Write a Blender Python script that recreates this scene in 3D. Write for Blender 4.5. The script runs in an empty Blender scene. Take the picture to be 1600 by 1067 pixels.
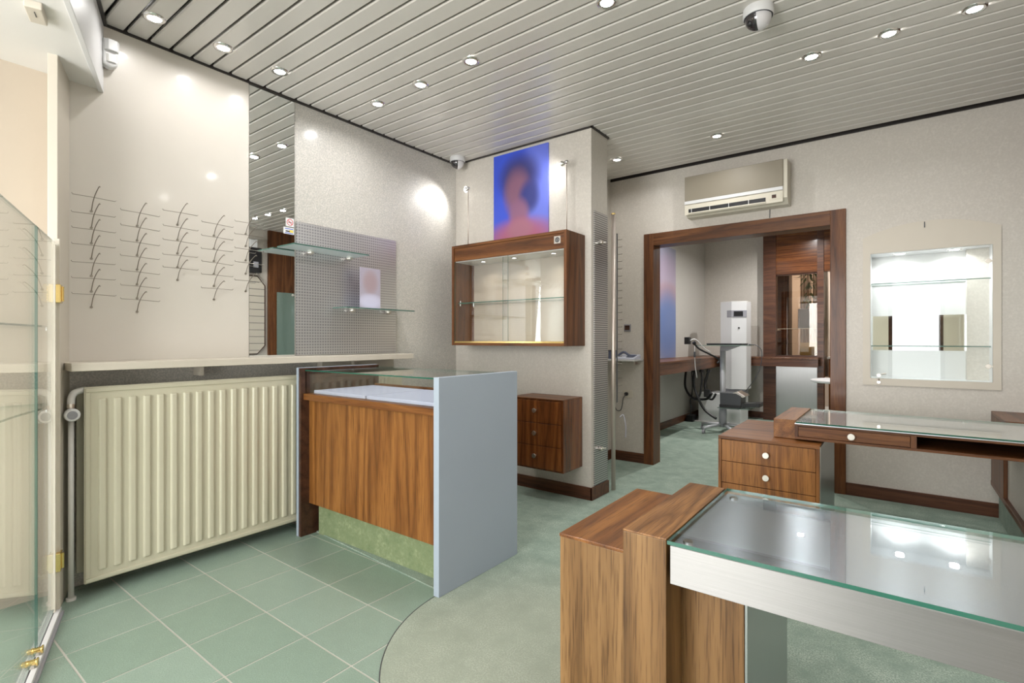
import bpy, bmesh, math, random
from mathutils import Vector, Matrix
random.seed(7)
S = bpy.context.scene
C = S.collection

# ------------------------------------------------------------------ camera, world, exposure
cd = bpy.data.cameras.new('camera'); cam = bpy.data.objects.new('camera', cd); C.objects.link(cam)
cam.location = (0, 0, 1.2)
cam.rotation_euler = (math.pi/2, 0, math.atan2(.6018, .7986))
cd.sensor_width = 36; cd.lens = 797/1600*36; cd.shift_y = -2.5/1600; cd.clip_start = .02
S.camera = cam
W = bpy.data.worlds.new('world'); S.world = W; W.use_nodes = True
W.node_tree.nodes['Background'].inputs[0].default_value = (.98, .98, 1, 1)
W.node_tree.nodes['Background'].inputs[1].default_value = 1.7
S.view_settings.view_transform = 'Standard'; S.view_settings.look = 'None'
S.view_settings.gamma = 1; S.view_settings.use_curve_mapping = False
S.view_settings.exposure = 0.6

def area(name, loc, rot, sx, sy, power, col=(1, 1, 1), shape='RECTANGLE', spread=math.pi):
    l = bpy.data.lights.new(name, 'AREA'); l.shape = shape; l.size = sx; l.size_y = sy
    l.energy = power; l.color = col; l.spread = spread
    o = bpy.data.objects.new(name, l); C.objects.link(o); o.location = loc; o.rotation_euler = rot
    return o
# daylight entering by the shop front (behind the camera)
area('window_daylight', (-1.4, -2.1, 1.35), (math.radians(97), 0, math.radians(-8)), 1.7, 2.1, 100, (1, .98, .965))
DOWN_POWER = 2.5

# ------------------------------------------------------------------ materials
def srgb(r, g, b):
    f = lambda c: (c/255/12.92) if c/255 <= .04045 else ((c/255+.055)/1.055)**2.4
    return (f(r), f(g), f(b), 1)
def newmat(name):
    m = bpy.data.materials.new(name); m.use_nodes = True
    nt = m.node_tree; return m, nt, nt.nodes['Principled BSDF']
def setp(p, **k):
    for a, v in k.items(): p.inputs[a.replace('_', ' ')].default_value = v
def plain(name, col, rough=.5, metal=0, bump=0, bscale=200, vary=.0, coat=0):
    m, nt, p = newmat(name); N = nt.nodes.new; L = nt.links.new
    setp(p, Base_Color=col, Roughness=rough, Metallic=metal, Coat_Weight=coat, Coat_Roughness=.08)
    tc = N('ShaderNodeTexCoord'); n = N('ShaderNodeTexNoise'); n.inputs['Scale'].default_value = 6; n.inputs['Detail'].default_value = 4
    L(tc.outputs['Object'], n.inputs['Vector'])
    mx = N('ShaderNodeMix'); mx.data_type = 'RGBA'; mx.inputs[6].default_value = col
    v = max(vary, .04); mx.inputs[7].default_value = tuple(c*(1-v) for c in col[:3])+(1,)
    L(n.outputs[0], mx.inputs[0]); L(mx.outputs[2], p.inputs['Base Color'])
    if bump:
        n2 = N('ShaderNodeTexNoise'); n2.inputs['Scale'].default_value = bscale
        L(tc.outputs['Object'], n2.inputs['Vector'])
        b = N('ShaderNodeBump'); b.inputs['Strength'].default_value = bump; b.inputs['Distance'].default_value = .002
        L(n2.outputs[0], b.inputs['Height']); L(b.outputs[0], p.inputs['Normal'])
    return m
def mottled(name, c1, c2, scale, rough=.9, bump=.3, bscale=300, coat=0, coatr=.1, fine=0, c3=None, tint_spot=None):
    m, nt, p = newmat(name); N = nt.nodes.new; L = nt.links.new
    setp(p, Roughness=rough, Coat_Weight=coat, Coat_Roughness=coatr)
    tc = N('ShaderNodeTexCoord'); n = N('ShaderNodeTexNoise'); n.inputs['Scale'].default_value = scale
    n.inputs['Detail'].default_value = 8; n.inputs['Roughness'].default_value = .7
    L(tc.outputs['Object'], n.inputs['Vector'])
    r = N('ShaderNodeValToRGB'); r.color_ramp.elements[0].position = .36; r.color_ramp.elements[1].position = .64
    r.color_ramp.elements[0].color = c1; r.color_ramp.elements[1].color = c2
    L(n.outputs[0], r.inputs[0]); out = r.outputs[0]
    if fine:
        n3 = N('ShaderNodeTexNoise'); n3.inputs['Scale'].default_value = fine; n3.inputs['Detail'].default_value = 3
        L(tc.outputs['Object'], n3.inputs['Vector'])
        r3 = N('ShaderNodeValToRGB'); r3.color_ramp.elements[0].position = .4; r3.color_ramp.elements[1].position = .62
        L(n3.outputs[0], r3.inputs[0])
        mx = N('ShaderNodeMix'); mx.data_type = 'RGBA'; L(r3.outputs[0], mx.inputs[0])
        mx.inputs[6].default_value = c3 or c1; L(out, mx.inputs[7]); out = mx.outputs[2]
    if tint_spot:
        vd = N('ShaderNodeVectorMath'); vd.operation = 'DISTANCE'; L(tc.outputs['Object'], vd.inputs[0]); vd.inputs[1].default_value = tint_spot[0]
        mr = N('ShaderNodeMapRange'); mr.interpolation_type = 'SMOOTHSTEP'; mr.inputs[1].default_value = tint_spot[1]; mr.inputs[2].default_value = tint_spot[2]; mr.inputs[3].default_value = 0; mr.inputs[4].default_value = .5
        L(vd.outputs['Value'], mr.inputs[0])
        mw = N('ShaderNodeMix'); mw.data_type = 'RGBA'; L(mr.outputs[0], mw.inputs[0]); L(out, mw.inputs[6]); mw.inputs[7].default_value = tint_spot[3]; out = mw.outputs[2]
    L(out, p.inputs['Base Color'])
    n2 = N('ShaderNodeTexNoise'); n2.inputs['Scale'].default_value = bscale; L(tc.outputs['Object'], n2.inputs['Vector'])
    b = N('ShaderNodeBump'); b.inputs['Strength'].default_value = bump; b.inputs['Distance'].default_value = .002
    L(n2.outputs[0], b.inputs['Height']); L(b.outputs[0], p.inputs['Normal'])
    return m
def wood(name, dark, mid, light, axis='Z', sc=1.0, rough=.42, coat=.12, bands=5.0):
    """axis: grain direction in object space"""
    m, nt, p = newmat(name); N = nt.nodes.new; L = nt.links.new
    setp(p, Roughness=rough, Coat_Weight=coat, Coat_Roughness=.12, Specular_IOR_Level=.3)
    tc = N('ShaderNodeTexCoord'); mp = N('ShaderNodeMapping')
    a = {'X': 0, 'Y': 1, 'Z': 2}[axis]
    s = [1, 1, 1]; s[a] = .07
    mp.inputs['Scale'].default_value = s
    L(tc.outputs['Object'], mp.inputs['Vector'])
    # cathedral figure
    n = N('ShaderNodeTexNoise'); n.inputs['Scale'].default_value = 4.5*sc; n.inputs['Detail'].default_value = 2
    n.inputs['Distortion'].default_value = .4; L(mp.outputs[0], n.inputs['Vector'])
    mu = N('ShaderNodeMath'); mu.operation = 'MULTIPLY'; mu.inputs[1].default_value = bands*1.3; L(n.outputs[0], mu.inputs[0])
    fr = N('ShaderNodeMath'); fr.operation = 'PINGPONG'; fr.inputs[1].default_value = .5; L(mu.outputs[0], fr.inputs[0])
    # pores
    mp2 = N('ShaderNodeMapping'); s2 = [1, 1, 1]; s2[a] = .035; mp2.inputs['Scale'].default_value = s2
    L(tc.outputs['Object'], mp2.inputs['Vector'])
    n2 = N('ShaderNodeTexNoise'); n2.inputs['Scale'].default_value = 220*sc; n2.inputs['Detail'].default_value = 3; L(mp2.outputs[0], n2.inputs['Vector'])
    n3 = N('ShaderNodeTexNoise'); n3.inputs['Scale'].default_value = 26*sc; n3.inputs['Detail'].default_value = 4; L(mp2.outputs[0], n3.inputs['Vector'])
    r = N('ShaderNodeValToRGB'); e = r.color_ramp.elements
    e[0].position = .0; e[0].color = mid; e[1].position = .5; e[1].color = light
    e[0].color = tuple(.35*dark[i]+.65*mid[i] for i in range(3))+(1,); x2 = e.new(.10); x2.color = mid
    L(fr.outputs[0], r.inputs[0])
    mx = N('ShaderNodeMix'); mx.data_type = 'RGBA'; mx.blend_type = 'MULTIPLY'; mx.inputs[0].default_value = .85
    rr = N('ShaderNodeValToRGB'); rr.color_ramp.elements[0].position = .33; rr.color_ramp.elements[0].color = (.50, .45, .40, 1)
    rr.color_ramp.elements[1].position = .5; rr.color_ramp.elements[1].color = (1, 1, 1, 1)
    L(n2.outputs[0], rr.inputs[0]); L(r.outputs[0], mx.inputs[6]); L(rr.outputs[0], mx.inputs[7])
    mx2 = N('ShaderNodeMix'); mx2.data_type = 'RGBA'; mx2.blend_type = 'MULTIPLY'; mx2.inputs[0].default_value = .8
    r3 = N('ShaderNodeValToRGB'); r3.color_ramp.elements[0].position = .3; r3.color_ramp.elements[0].color = (.74, .70, .66, 1)
    r3.color_ramp.elements[1].position = .62; r3.color_ramp.elements[1].color = (1.1, 1.1, 1.1, 1)
    L(n3.outputs[0], r3.inputs[0]); L(mx.outputs[2], mx2.inputs[6]); L(r3.outputs[0], mx2.inputs[7])
    L(mx2.outputs[2], p.inputs['Base Color'])
    b = N('ShaderNodeBump'); b.inputs['Strength'].default_value = .12; b.inputs['Distance'].default_value = .001
    L(n2.outputs[0], b.inputs['Height']); L(b.outputs[0], p.inputs['Normal'])
    return m
def steel(name, col=(.70, .75, .83, 1), axis='X', rough=.22, bump=.25, sc=1.0):
    m, nt, p = newmat(name); N = nt.nodes.new; L = nt.links.new
    setp(p, Metallic=1, Roughness=rough, Base_Color=col, Anisotropic=.85)
    tg = N('ShaderNodeTangent'); tg.direction_type = 'UV_MAP'; tg.uv_map = 'brush'; L(tg.outputs[0], p.inputs['Tangent'])
    tc = N('ShaderNodeTexCoord'); mp = N('ShaderNodeMapping'); s = [1, 1, 1]; s['XYZ'.index(axis)] = .012
    mp.inputs['Scale'].default_value = s; L(tc.outputs['Object'], mp.inputs['Vector'])
    n = N('ShaderNodeTexNoise'); n.inputs['Scale'].default_value = 420*sc; n.inputs['Detail'].default_value = 4; L(mp.outputs[0], n.inputs['Vector'])
    b = N('ShaderNodeBump'); b.inputs['Strength'].default_value = bump; b.inputs['Distance'].default_value = .001
    L(n.outputs[0], b.inputs['Height']); L(b.outputs[0], p.inputs['Normal'])
    r = N('ShaderNodeValToRGB'); r.color_ramp.elements[0].color = tuple(c*.86 for c in col[:3])+(1,); r.color_ramp.elements[1].color = col
    L(n.outputs[0], r.inputs[0]); L(r.outputs[0], p.inputs['Base Color'])
    return m
def glassmat(name, tint=(.975, .99, .983, 1), rough=0.0, ior=1.5, opac=0, ocol=(.8, .85, .85, 1), laid=False):
    m = bpy.data.materials.new(name); m.use_nodes = True; nt = m.node_tree; nt.nodes.clear(); N = nt.nodes.new; L = nt.links.new
    o = N('ShaderNodeOutputMaterial'); t = N('ShaderNodeBsdfTransparent'); g = N('ShaderNodeBsdfGlossy')
    t.inputs[0].default_value = tint; g.inputs['Roughness'].default_value = rough; g.inputs[0].default_value = (1, 1, 1, 1)
    f = N('ShaderNodeFresnel'); ge = N('ShaderNodeNewGeometry'); mr = N('ShaderNodeMapRange')
    mr.inputs[3].default_value = ior; mr.inputs[4].default_value = 1/ior
    L(ge.outputs['Backfacing'], mr.inputs[0]); L(mr.outputs[0], f.inputs[0])
    mx = N('ShaderNodeMixShader'); L(f.outputs[0], mx.inputs[0])
    if laid:   # sheet lying on its support: only the upper face mirrors
        sx = N('ShaderNodeSeparateXYZ'); L(ge.outputs['Normal'], sx.inputs[0]); gt = N('ShaderNodeMath'); gt.operation = 'GREATER_THAN'; gt.inputs[1].default_value = .1
        L(sx.outputs[2], gt.inputs[0]); mm = N('ShaderNodeMath'); mm.operation = 'MULTIPLY'; L(gt.outputs[0], mm.inputs[0]); L(f.outputs[0], mm.inputs[1]); L(mm.outputs[0], mx.inputs[0])
    src = t
    if opac:
        d = N('ShaderNodeBsdfDiffuse'); d.inputs[0].default_value = ocol
        m2 = N('ShaderNodeMixShader'); m2.inputs[0].default_value = opac; L(t.outputs[0], m2.inputs[1]); L(d.outputs[0], m2.inputs[2]); src = m2
    L(src.outputs[0], mx.inputs[1]); L(g.outputs[0], mx.inputs[2]); L(mx.outputs[0], o.inputs[0])
    return m
def emis(name, col, st):
    m, nt, p = newmat(name); setp(p, Base_Color=col, Roughness=.4); p.inputs['Emission Color'].default_value = col
    p.inputs['Emission Strength'].default_value = st; return m
def blobs(name, base, items, cen, axes, rough=.3, coat=.3):
    """blurred print; items: (u,v,ru,rv,colour) in metres about cen (object space), axes e.g. 'XZ'"""
    m, nt, p = newmat(name); N = nt.nodes.new; L = nt.links.new
    setp(p, Roughness=rough, Coat_Weight=coat)
    tc = N('ShaderNodeTexCoord'); sp = N('ShaderNodeSeparateXYZ'); L(tc.outputs['Object'], sp.inputs[0])
    out = None
    for u, v, ru, rv, c in items:
        ds = []
        for k, (q, rad) in enumerate(((u, ru), (v, rv))):
            a = N('ShaderNodeMath'); a.operation = 'SUBTRACT'; L(sp.outputs['XYZ'.index(axes[k])], a.inputs[0]); a.inputs[1].default_value = cen[k]+q
            b = N('ShaderNodeMath'); b.operation = 'DIVIDE'; L(a.outputs[0], b.inputs[0]); b.inputs[1].default_value = rad
            d = N('ShaderNodeMath'); d.operation = 'POWER'; L(b.outputs[0], d.inputs[0]); d.inputs[1].default_value = 2; ds.append(d)
        ad = N('ShaderNodeMath'); ad.operation = 'ADD'; L(ds[0].outputs[0], ad.inputs[0]); L(ds[1].outputs[0], ad.inputs[1])
        mr = N('ShaderNodeMapRange'); mr.interpolation_type = 'SMOOTHSTEP'; mr.inputs[1].default_value = 2.0; mr.inputs[2].default_value = .15
        L(ad.outputs[0], mr.inputs[0])
        mx = N('ShaderNodeMix'); mx.data_type = 'RGBA'; L(mr.outputs[0], mx.inputs[0])
        if out is None: mx.inputs[6].default_value = base
        else: L(out, mx.inputs[6])
        mx.inputs[7].default_value = c; out = mx.outputs[2]
    L(out, p.inputs['Base Color']); return m
def perf(name, ax, pitch, rad, col, dark, slot=False, rough=.35):
    m, nt, p = newmat(name); N = nt.nodes.new; L = nt.links.new
    setp(p, Metallic=.85, Roughness=rough)
    tc = N('ShaderNodeTexCoord'); sp = N('ShaderNodeSeparateXYZ'); L(tc.outputs['Object'], sp.inputs[0])
    sq = []
    for k in range(2):
        a = N('ShaderNodeMath'); a.operation = 'DIVIDE'; L(sp.outputs['XYZ'.index(ax[k])], a.inputs[0]); a.inputs[1].default_value = pitch[k]
        f = N('ShaderNodeMath'); f.operation = 'FRACT'; L(a.outputs[0], f.inputs[0])
        s = N('ShaderNodeMath'); s.operation = 'SUBTRACT'; L(f.outputs[0], s.inputs[0]); s.inputs[1].default_value = .5
        s2 = N('ShaderNodeMath'); s2.operation = 'ABSOLUTE'; L(s.outputs[0], s2.inputs[0]); sq.append(s2)
    mm = N('ShaderNodeMath'); mm.operation = 'MAXIMUM'; L(sq[0].outputs[0], mm.inputs[0]); L(sq[1].outputs[0], mm.inputs[1])
    if slot:
        sc_ = N('ShaderNodeMath'); sc_.operation = 'MULTIPLY'; L(sq[0].outputs[0], sc_.inputs[0]); sc_.inputs[1].default_value = .5
        L(sc_.outputs[0], mm.inputs[0])
    lt = N('ShaderNodeMath'); lt.operation = 'LESS_THAN'; L(mm.outputs[0], lt.inputs[0]); lt.inputs[1].default_value = rad
    mx = N('ShaderNodeMix'); mx.data_type = 'RGBA'; L(lt.outputs[0], mx.inputs[0]); mx.inputs[6].default_value = col; mx.inputs[7].default_value = dark
    L(mx.outputs[2], p.inputs['Base Color'])
    return m

M = {}
M['wallpaper'] = mottled('wallpaper', srgb(198, 192, 183), srgb(207, 201, 192), 26, .55, .25, 260, .25, .28, 75, srgb(196, 190, 181))
M['wallpaper_gloss'] = mottled('wallpaper_gloss', srgb(199, 194, 186), srgb(211, 206, 199), 26, .42, .12, 240, .45, .16, 120, srgb(180, 178, 172))
M['cream_gloss'] = plain('cream_gloss', srgb(212, 206, 197), .35, 0, .02, 30, .05, .45)
M['cream'] = plain('cream', srgb(204, 196, 182), .45, 0, .05, 90, .05)
M['display_back'] = plain('display_back', srgb(196, 184, 168), .45, 0, .05, 90, .05)
M['white'] = plain('white', srgb(216, 216, 216), .4, 0, 0)
M['soffit'] = plain('soffit', srgb(224, 222, 218), .6, 0, .1, 60, .04)
M['slat'] = plain('slat', srgb(208, 204, 198), .34, 0, .02, 20, .05, .2)
M['void'] = plain('void', srgb(26, 24, 24), .8)
M['angle'] = plain('angle', srgb(40, 36, 34), .4)
M['carpet'] = mottled('carpet', srgb(130, 151, 137), srgb(176, 189, 176), 7, 1, .9, 500, fine=170, c3=srgb(128, 145, 133), tint_spot=((-1.1, 1.5, 0), 1.1, .35, srgb(162, 160, 142)))  # olive tint strongest around one point, fading outwards
M['carpet_light'] = mottled('carpet_light', srgb(142, 154, 132), srgb(170, 176, 158), 11, 1, .9, 500, fine=170, c3=srgb(128, 140, 120))
M['carpet_green'] = mottled('carpet_green', srgb(108, 124, 88), srgb(150, 160, 124), 12, 1, .8, 400, fine=70, c3=srgb(124, 136, 100))
M['grout'] = plain('grout', srgb(186, 182, 174), .9, 0, .2, 200)
TILE = [mottled('tile_%d' % i, srgb(*c), srgb(*[q+9 for q in c]), 14, .42, .15, 160, .15, .2, 260, srgb(*[q-12 for q in c])) for i, c in enumerate([(138, 157, 144), (142, 161, 148), (134, 154, 140)])]
M['oak'] = wood('oak', srgb(60, 32, 12), srgb(124, 78, 36), srgb(150, 100, 50), 'Z')
M['oak_x'] = wood('oak_x', srgb(50, 27, 10), srgb(110, 66, 30), srgb(136, 88, 44), 'X')
M['oak_y'] = wood('oak_y', srgb(54, 30, 10), srgb(116, 72, 32), srgb(144, 96, 48), 'Y')
M['oak_pale'] = wood('oak_pale', srgb(54, 35, 17), srgb(114, 84, 50), srgb(136, 104, 66), 'Z', 1.1, .42, .1, 2.6)
M['oak_pale_y'] = wood('oak_pale_y', srgb(56, 32, 14), srgb(118, 80, 42), srgb(146, 104, 60), 'Y', 1.3)
M['brown'] = wood('brown', srgb(36, 19, 8), srgb(90, 53, 27), srgb(112, 70, 38), 'Z', 1.2)
M['brown_x'] = wood('brown_x', srgb(36, 19, 8), srgb(94, 56, 27), srgb(118, 75, 39), 'X', 1.2)
M['brown_y'] = wood('brown_y', srgb(46, 26, 14), srgb(96, 60, 38), srgb(114, 74, 48), 'Y', 1.2)
M['rosewood'] = wood('rosewood', srgb(34, 17, 7), srgb(100, 57, 28), srgb(126, 76, 38), 'Z', 1.0, .25, .4, 6)
M['rosewood_x'] = wood('rosewood_x', srgb(34, 17, 7), srgb(100, 57, 28), srgb(126, 76, 38), 'X', 1.0, .25, .4, 6)
M['dark_wood'] = wood('dark_wood', srgb(30, 18, 12), srgb(66, 42, 30), srgb(80, 52, 38), 'X', 1.0)
M['base'] = wood('base', srgb(34, 18, 12), srgb(84, 52, 36), srgb(98, 62, 42), 'X', 1.2)
M['base_y'] = wood('base_y', srgb(34, 18, 12), srgb(84, 52, 36), srgb(98, 62, 42), 'Y', 1.2)
M['grey_panel'] = plain('grey_panel', srgb(160, 171, 184), .5, 0, .08, 160, .05)
M['grey_edge'] = plain('grey_edge', srgb(190, 200, 208), .5)
M['tray'] = plain('tray', srgb(186, 189, 212), .7, 0, .1, 300)
M['radiator'] = plain('radiator', srgb(199, 194, 172), .35, 0, 0, 0, .03, .2)
M['rad_dark'] = plain('rad_dark', srgb(120, 114, 94), .6)
M['pipe'] = plain('pipe', srgb(222, 220, 216), .35)
M['steel_x'] = steel('steel_x', (.55, .60, .69, 1), 'X', .24, .3)
M['steel_far'] = plain('steel_far', (.66, .70, .76, 1), .30, 1)
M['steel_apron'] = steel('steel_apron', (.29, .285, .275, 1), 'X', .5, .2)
M['steel_z'] = steel('steel_z', (.55, .56, .56, 1), 'Z', .33, .2)
M['chrome'] = plain('chrome', (.75, .74, .72, 1), .18, 1)
M['nickel'] = plain('nickel', (.72, .68, .62, 1), .28, 1)
M['brass'] = plain('brass', (.80, .60, .24, 1), .2, 1)
M['brushed_warm'] = plain('brushed_warm', (.66, .58, .52, 1), .42, .8)
M['satin_metal'] = plain('satin_metal', srgb(186, 188, 192), .4, .3)
M['wire'] = plain('wire', (.33, .30, .26, 1), .3, 1)
M['mirror'] = plain('mirror_silver', (.90, .92, .91, 1), .0, 1, 0)
M['glass'] = glassmat('glass'); M['glass_laid'] = glassmat('glass_laid', laid=True)
M['glass_edge'] = plain('glass_edge', srgb(34, 92, 76), .15, 0, 0, 0, 0, .5)
M['glass_edge_soft'] = plain('glass_edge_soft', srgb(72, 108, 98), .15, 0, 0, 0, 0, .5)
M['bronze_glass'] = glassmat('bronze_glass', (.82, .74, .66, 1))
M['frost'] = glassmat('frosted_glass', (.9, .95, .95, 1), .25, 1.5, .75, srgb(226, 240, 242))
M['teal_glass'] = glassmat('teal_glass', (.7, .8, .76, 1), .05, 1.5, .45, srgb(150, 172, 162))
M['black'] = plain('black', srgb(28, 28, 30), .4)
M['dark_grey'] = plain('dark_grey', srgb(66, 68, 72), .4)
M['grey_plastic'] = plain('grey_plastic', srgb(150, 150, 156), .4)
M['ac_body'] = plain('ac_body', srgb(210, 204, 188), .4)
M['ac_front'] = plain('ac_front', srgb(136, 128, 112), .5, 0, .1, 60)
M['lamp'] = emis('lamp_lens', (1, .99, .97, 1), 14)
M['lamp_small'] = emis('lamp_small', (1, .98, .95, 1), 5)
M['leaf'] = plain('leaf', srgb(88, 120, 60), .5, 0, 0, 0, .4)
M['beige'] = plain('beige', srgb(196, 180, 164), .7, 0, 0, 0, .08)
M['red'] = plain('red', srgb(200, 50, 60), .5)
M['blue'] = plain('blue', srgb(70, 100, 190), .5)
M['yellow'] = plain('yellow', srgb(220, 200, 90), .5)
M['cabinet_back'] = plain('cabinet_back', srgb(176, 163, 150), .3, 0, 0, 0, .08, .6)
M['ochre'] = plain('ochre', srgb(214, 192, 136), .5)
M['greyblue'] = plain('greyblue', srgb(92, 98, 120), .5)
M['phone'] = plain('phone', srgb(214, 218, 232), .4)
M['perf'] = perf('perforated_steel', 'YZ', (.0195, .0195), .3, (.70, .69, .70, 1), (.40, .40, .42, 1), rough=.34)
M['slots'] = perf('slotted_steel', 'YZ', (.05, .0165), .28, (.62, .61, .60, 1), (.26, .25, .26, 1), slot=True)
M['poster'] = blobs('poster_print', srgb(56, 84, 208), [
    (.2, .0, .16, .45, srgb(104, 118, 214)), (-.01, .12, .18, .17, srgb(58, 58, 116)), (-.03, .0, .12, .18, srgb(132, 92, 116)), (.09, -.05, .09, .12, srgb(56, 62, 130)),
    (-.01, -.18, .09, .12, srgb(140, 96, 126)), (0, -.38, .32, .15, srgb(164, 92, 120)), (.0, -.30, .12, .08, srgb(160, 104, 124))], (0, .35), 'XZ')
M['poster2'] = blobs('poster_print_back', srgb(150, 150, 170), [
    (0, .35, .5, .3, srgb(164, 150, 170)), (0, .1, .4, .16, srgb(178, 140, 140)), (0, -.3, .5, .45, srgb(94, 116, 168))], (0, .74), 'YZ')
M['card'] = blobs('card_print', srgb(176, 168, 184), [(0, .05, .06, .08, srgb(172, 152, 158)), (0, -.09, .1, .05, srgb(206, 204, 226))], (0, .142), 'YZ')

# ------------------------------------------------------------------ mesh helpers
class G:
    def __init__(s): s.b = bmesh.new()
    def box(s, x0, x1, y0, y1, z0, z1):
        r = bmesh.ops.create_cube(s.b, size=1)
        for v in r['verts']:
            v.co = Vector((x0 if v.co.x < 0 else x1, y0 if v.co.y < 0 else y1, z0 if v.co.z < 0 else z1))
        return s
    def cyl(s, p, q, r1, r2=None, n=20, cap=True):
        p = Vector(p); q = Vector(q); d = q-p; r2 = r1 if r2 is None else r2
        r = bmesh.ops.create_cone(s.b, cap_ends=cap, segments=n, radius1=r1, radius2=r2, depth=d.length)
        m = Matrix.Translation((p+q)/2) @ d.to_track_quat('Z', 'Y').to_matrix().to_4x4()
        bmesh.ops.transform(s.b, matrix=m, verts=r['verts']); return s
    def sphere(s, c, r, sc=(1, 1, 1), n=16):
        q = bmesh.ops.create_uvsphere(s.b, u_segments=n, v_segments=n//2, radius=r)
        bmesh.ops.transform(s.b, matrix=Matrix.Translation(c) @ Matrix.Diagonal((*sc, 1)), verts=q['verts']); return s
    def lathe(s, c, prof, n=24, axis='Z', a0=0, a1=2*math.pi):
        """prof: list of (r,h)"""
        full = abs(a1-a0-2*math.pi) < 1e-6; k = n if full else n+1; rings = []
        for r, h in prof:
            ring = []
            for i in range(k):
                a = a0+(a1-a0)*i/n; x, y = r*math.cos(a), r*math.sin(a)
                co = {'Z': (x, y, h), 'X': (h, x, y), 'Y': (x, h, y)}[axis]
                ring.append(s.b.verts.new(Vector(c)+Vector(co)))
            rings.append(ring)
        for A, B in zip(rings, rings[1:]):
            for i in range(n):
                j = (i+1) % k
                try: s.b.faces.new((A[i], A[j], B[j], B[i]))
                except ValueError: pass
        bmesh.ops.remove_doubles(s.b, verts=s.b.verts, dist=1e-6); return s
    def prism(s, pts, z0, z1):
        """pts (x,y) polygon extruded z0..z1"""
        a = [s.b.verts.new((x, y, z0)) for x, y in pts]; b = [s.b.verts.new((x, y, z1)) for x, y in pts]
        n = len(pts); s.b.faces.new(a[::-1]); s.b.faces.new(b)
        for i in range(n): s.b.faces.new((a[i], a[(i+1) % n], b[(i+1) % n], b[i]))
        bmesh.ops.recalc_face_normals(s.b, faces=s.b.faces); return s
    def prism_y(s, pts, y0, y1):
        """pts (x,z)"""
        a = [s.b.verts.new((x, y0, z)) for x, z in pts]; b = [s.b.verts.new((x, y1, z)) for x, z in pts]
        n = len(pts); s.b.faces.new(a[::-1]); s.b.faces.new(b)
        for i in range(n): s.b.faces.new((a[i], a[(i+1) % n], b[(i+1) % n], b[i]))
        bmesh.ops.recalc_face_normals(s.b, faces=s.b.faces); return s
    def prism_x(s, pts, x0, x1):
        """pts (y,z)"""
        a = [s.b.verts.new((x0, y, z)) for y, z in pts]; b = [s.b.verts.new((x1, y, z)) for y, z in pts]
        n = len(pts); s.b.faces.new(a[::-1]); s.b.faces.new(b)
        for i in range(n): s.b.faces.new((a[i], a[(i+1) % n], b[(i+1) % n], b[i]))
        bmesh.ops.recalc_face_normals(s.b, faces=s.b.faces); return s
    def tube(s, pts, r, n=8):
        P = [Vector(p) for p in pts]; rings = []
        up = Vector((0, 0, 1)); t0 = (P[1]-P[0]).normalized()
        if abs(t0.dot(up)) > .95: up = Vector((0, 1, 0))
        u = t0.cross(up).normalized()
        for i, p in enumerate(P):
            t = (P[min(i+1, len(P)-1)]-P[max(i-1, 0)]).normalized()
            u = (u-t*u.dot(t)).normalized(); w = t.cross(u)
            rings.append([s.b.verts.new(p+(u*math.cos(2*math.pi*k/n)+w*math.sin(2*math.pi*k/n))*r) for k in range(n)])
        for A, B in zip(rings, rings[1:]):
            for k in range(n): s.b.faces.new((A[k], A[(k+1) % n], B[(k+1) % n], B[k]))
        s.b.faces.new(rings[0][::-1]); s.b.faces.new(rings[-1]); return s
def smooth(pts, n=6):
    P = [Vector(p) for p in pts]; out = []
    for i in range(len(P)-1):
        a, b, c, d = P[max(i-1, 0)], P[i], P[i+1], P[min(i+2, len(P)-1)]
        for k in range(n):
            t = k/n; out.append(.5*((2*b)+(-a+c)*t+(2*a-5*b+4*c-d)*t*t+(-a+3*b-3*c+d)*t**3))
    out.append(P[-1]); return out

def tag(o, label=None, cat=None, group=None, kind=None):
    if label: o['label'] = label
    if cat: o['category'] = cat
    if group: o['group'] = group
    if kind: o['kind'] = kind
    return o
def origin(o):
    p = Vector((0, 0, 0)); q = o
    while q: p += q.location; q = q.parent
    return p
def obj(name, g, mat, parent=None, bev=0, sm=False, edge=None, label=None, loc=None):
    """mesh built in world coordinates, re-based on the parent's origin (or loc)"""
    me = bpy.data.meshes.new(name); org = origin(parent) if parent else Vector(loc or (0, 0, 0))
    bmesh.ops.transform(g.b, matrix=Matrix.Translation(-org), verts=g.b.verts)
    if edge:
        amax = max(f.calc_area() for f in g.b.faces)
        for f in g.b.faces:
            if f.calc_area() < amax*.12: f.material_index = 1
    if isinstance(mat, str) and mat.startswith('steel'):
        uv = g.b.loops.layers.uv.new('brush')
        for f in g.b.faces:
            f.normal_update(); n = f.normal
            ax = (1, 2) if mat == 'steel_z' and abs(n.x) > .5 else (0, 2) if mat == 'steel_z' or abs(n.y) > .5 else (1, 0)
            if mat == 'steel_apron': ax = (2, 0)
            for l in f.loops: l[uv].uv = (l.vert.co[ax[0]], l.vert.co[ax[1]])
    g.b.to_mesh(me); g.b.free(); me.materials.append(M[mat] if isinstance(mat, str) else mat)
    if edge: me.materials.append(M[edge])
    o = bpy.data.objects.new(name, me); C.objects.link(o)
    if parent: o.parent = parent
    else: o.location = org
    if sm: me.shade_smooth()
    if bev:
        b = o.modifiers.new('bevel', 'BEVEL'); b.width = bev; b.segments = 2; b.limit_method = 'ANGLE'; b.angle_limit = math.radians(40)
    if label: o['label'] = label
    return o
def thing(name, loc, label, cat, group=None):
    o = bpy.data.objects.new(name, None); C.objects.link(o); o.location = loc; o.empty_display_size = .05
    return tag(o, label, cat, group)
def struct(name, g, mat, bev=0, **k):
    return tag(obj(name, g, mat, None, bev, **k), kind='structure')
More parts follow.
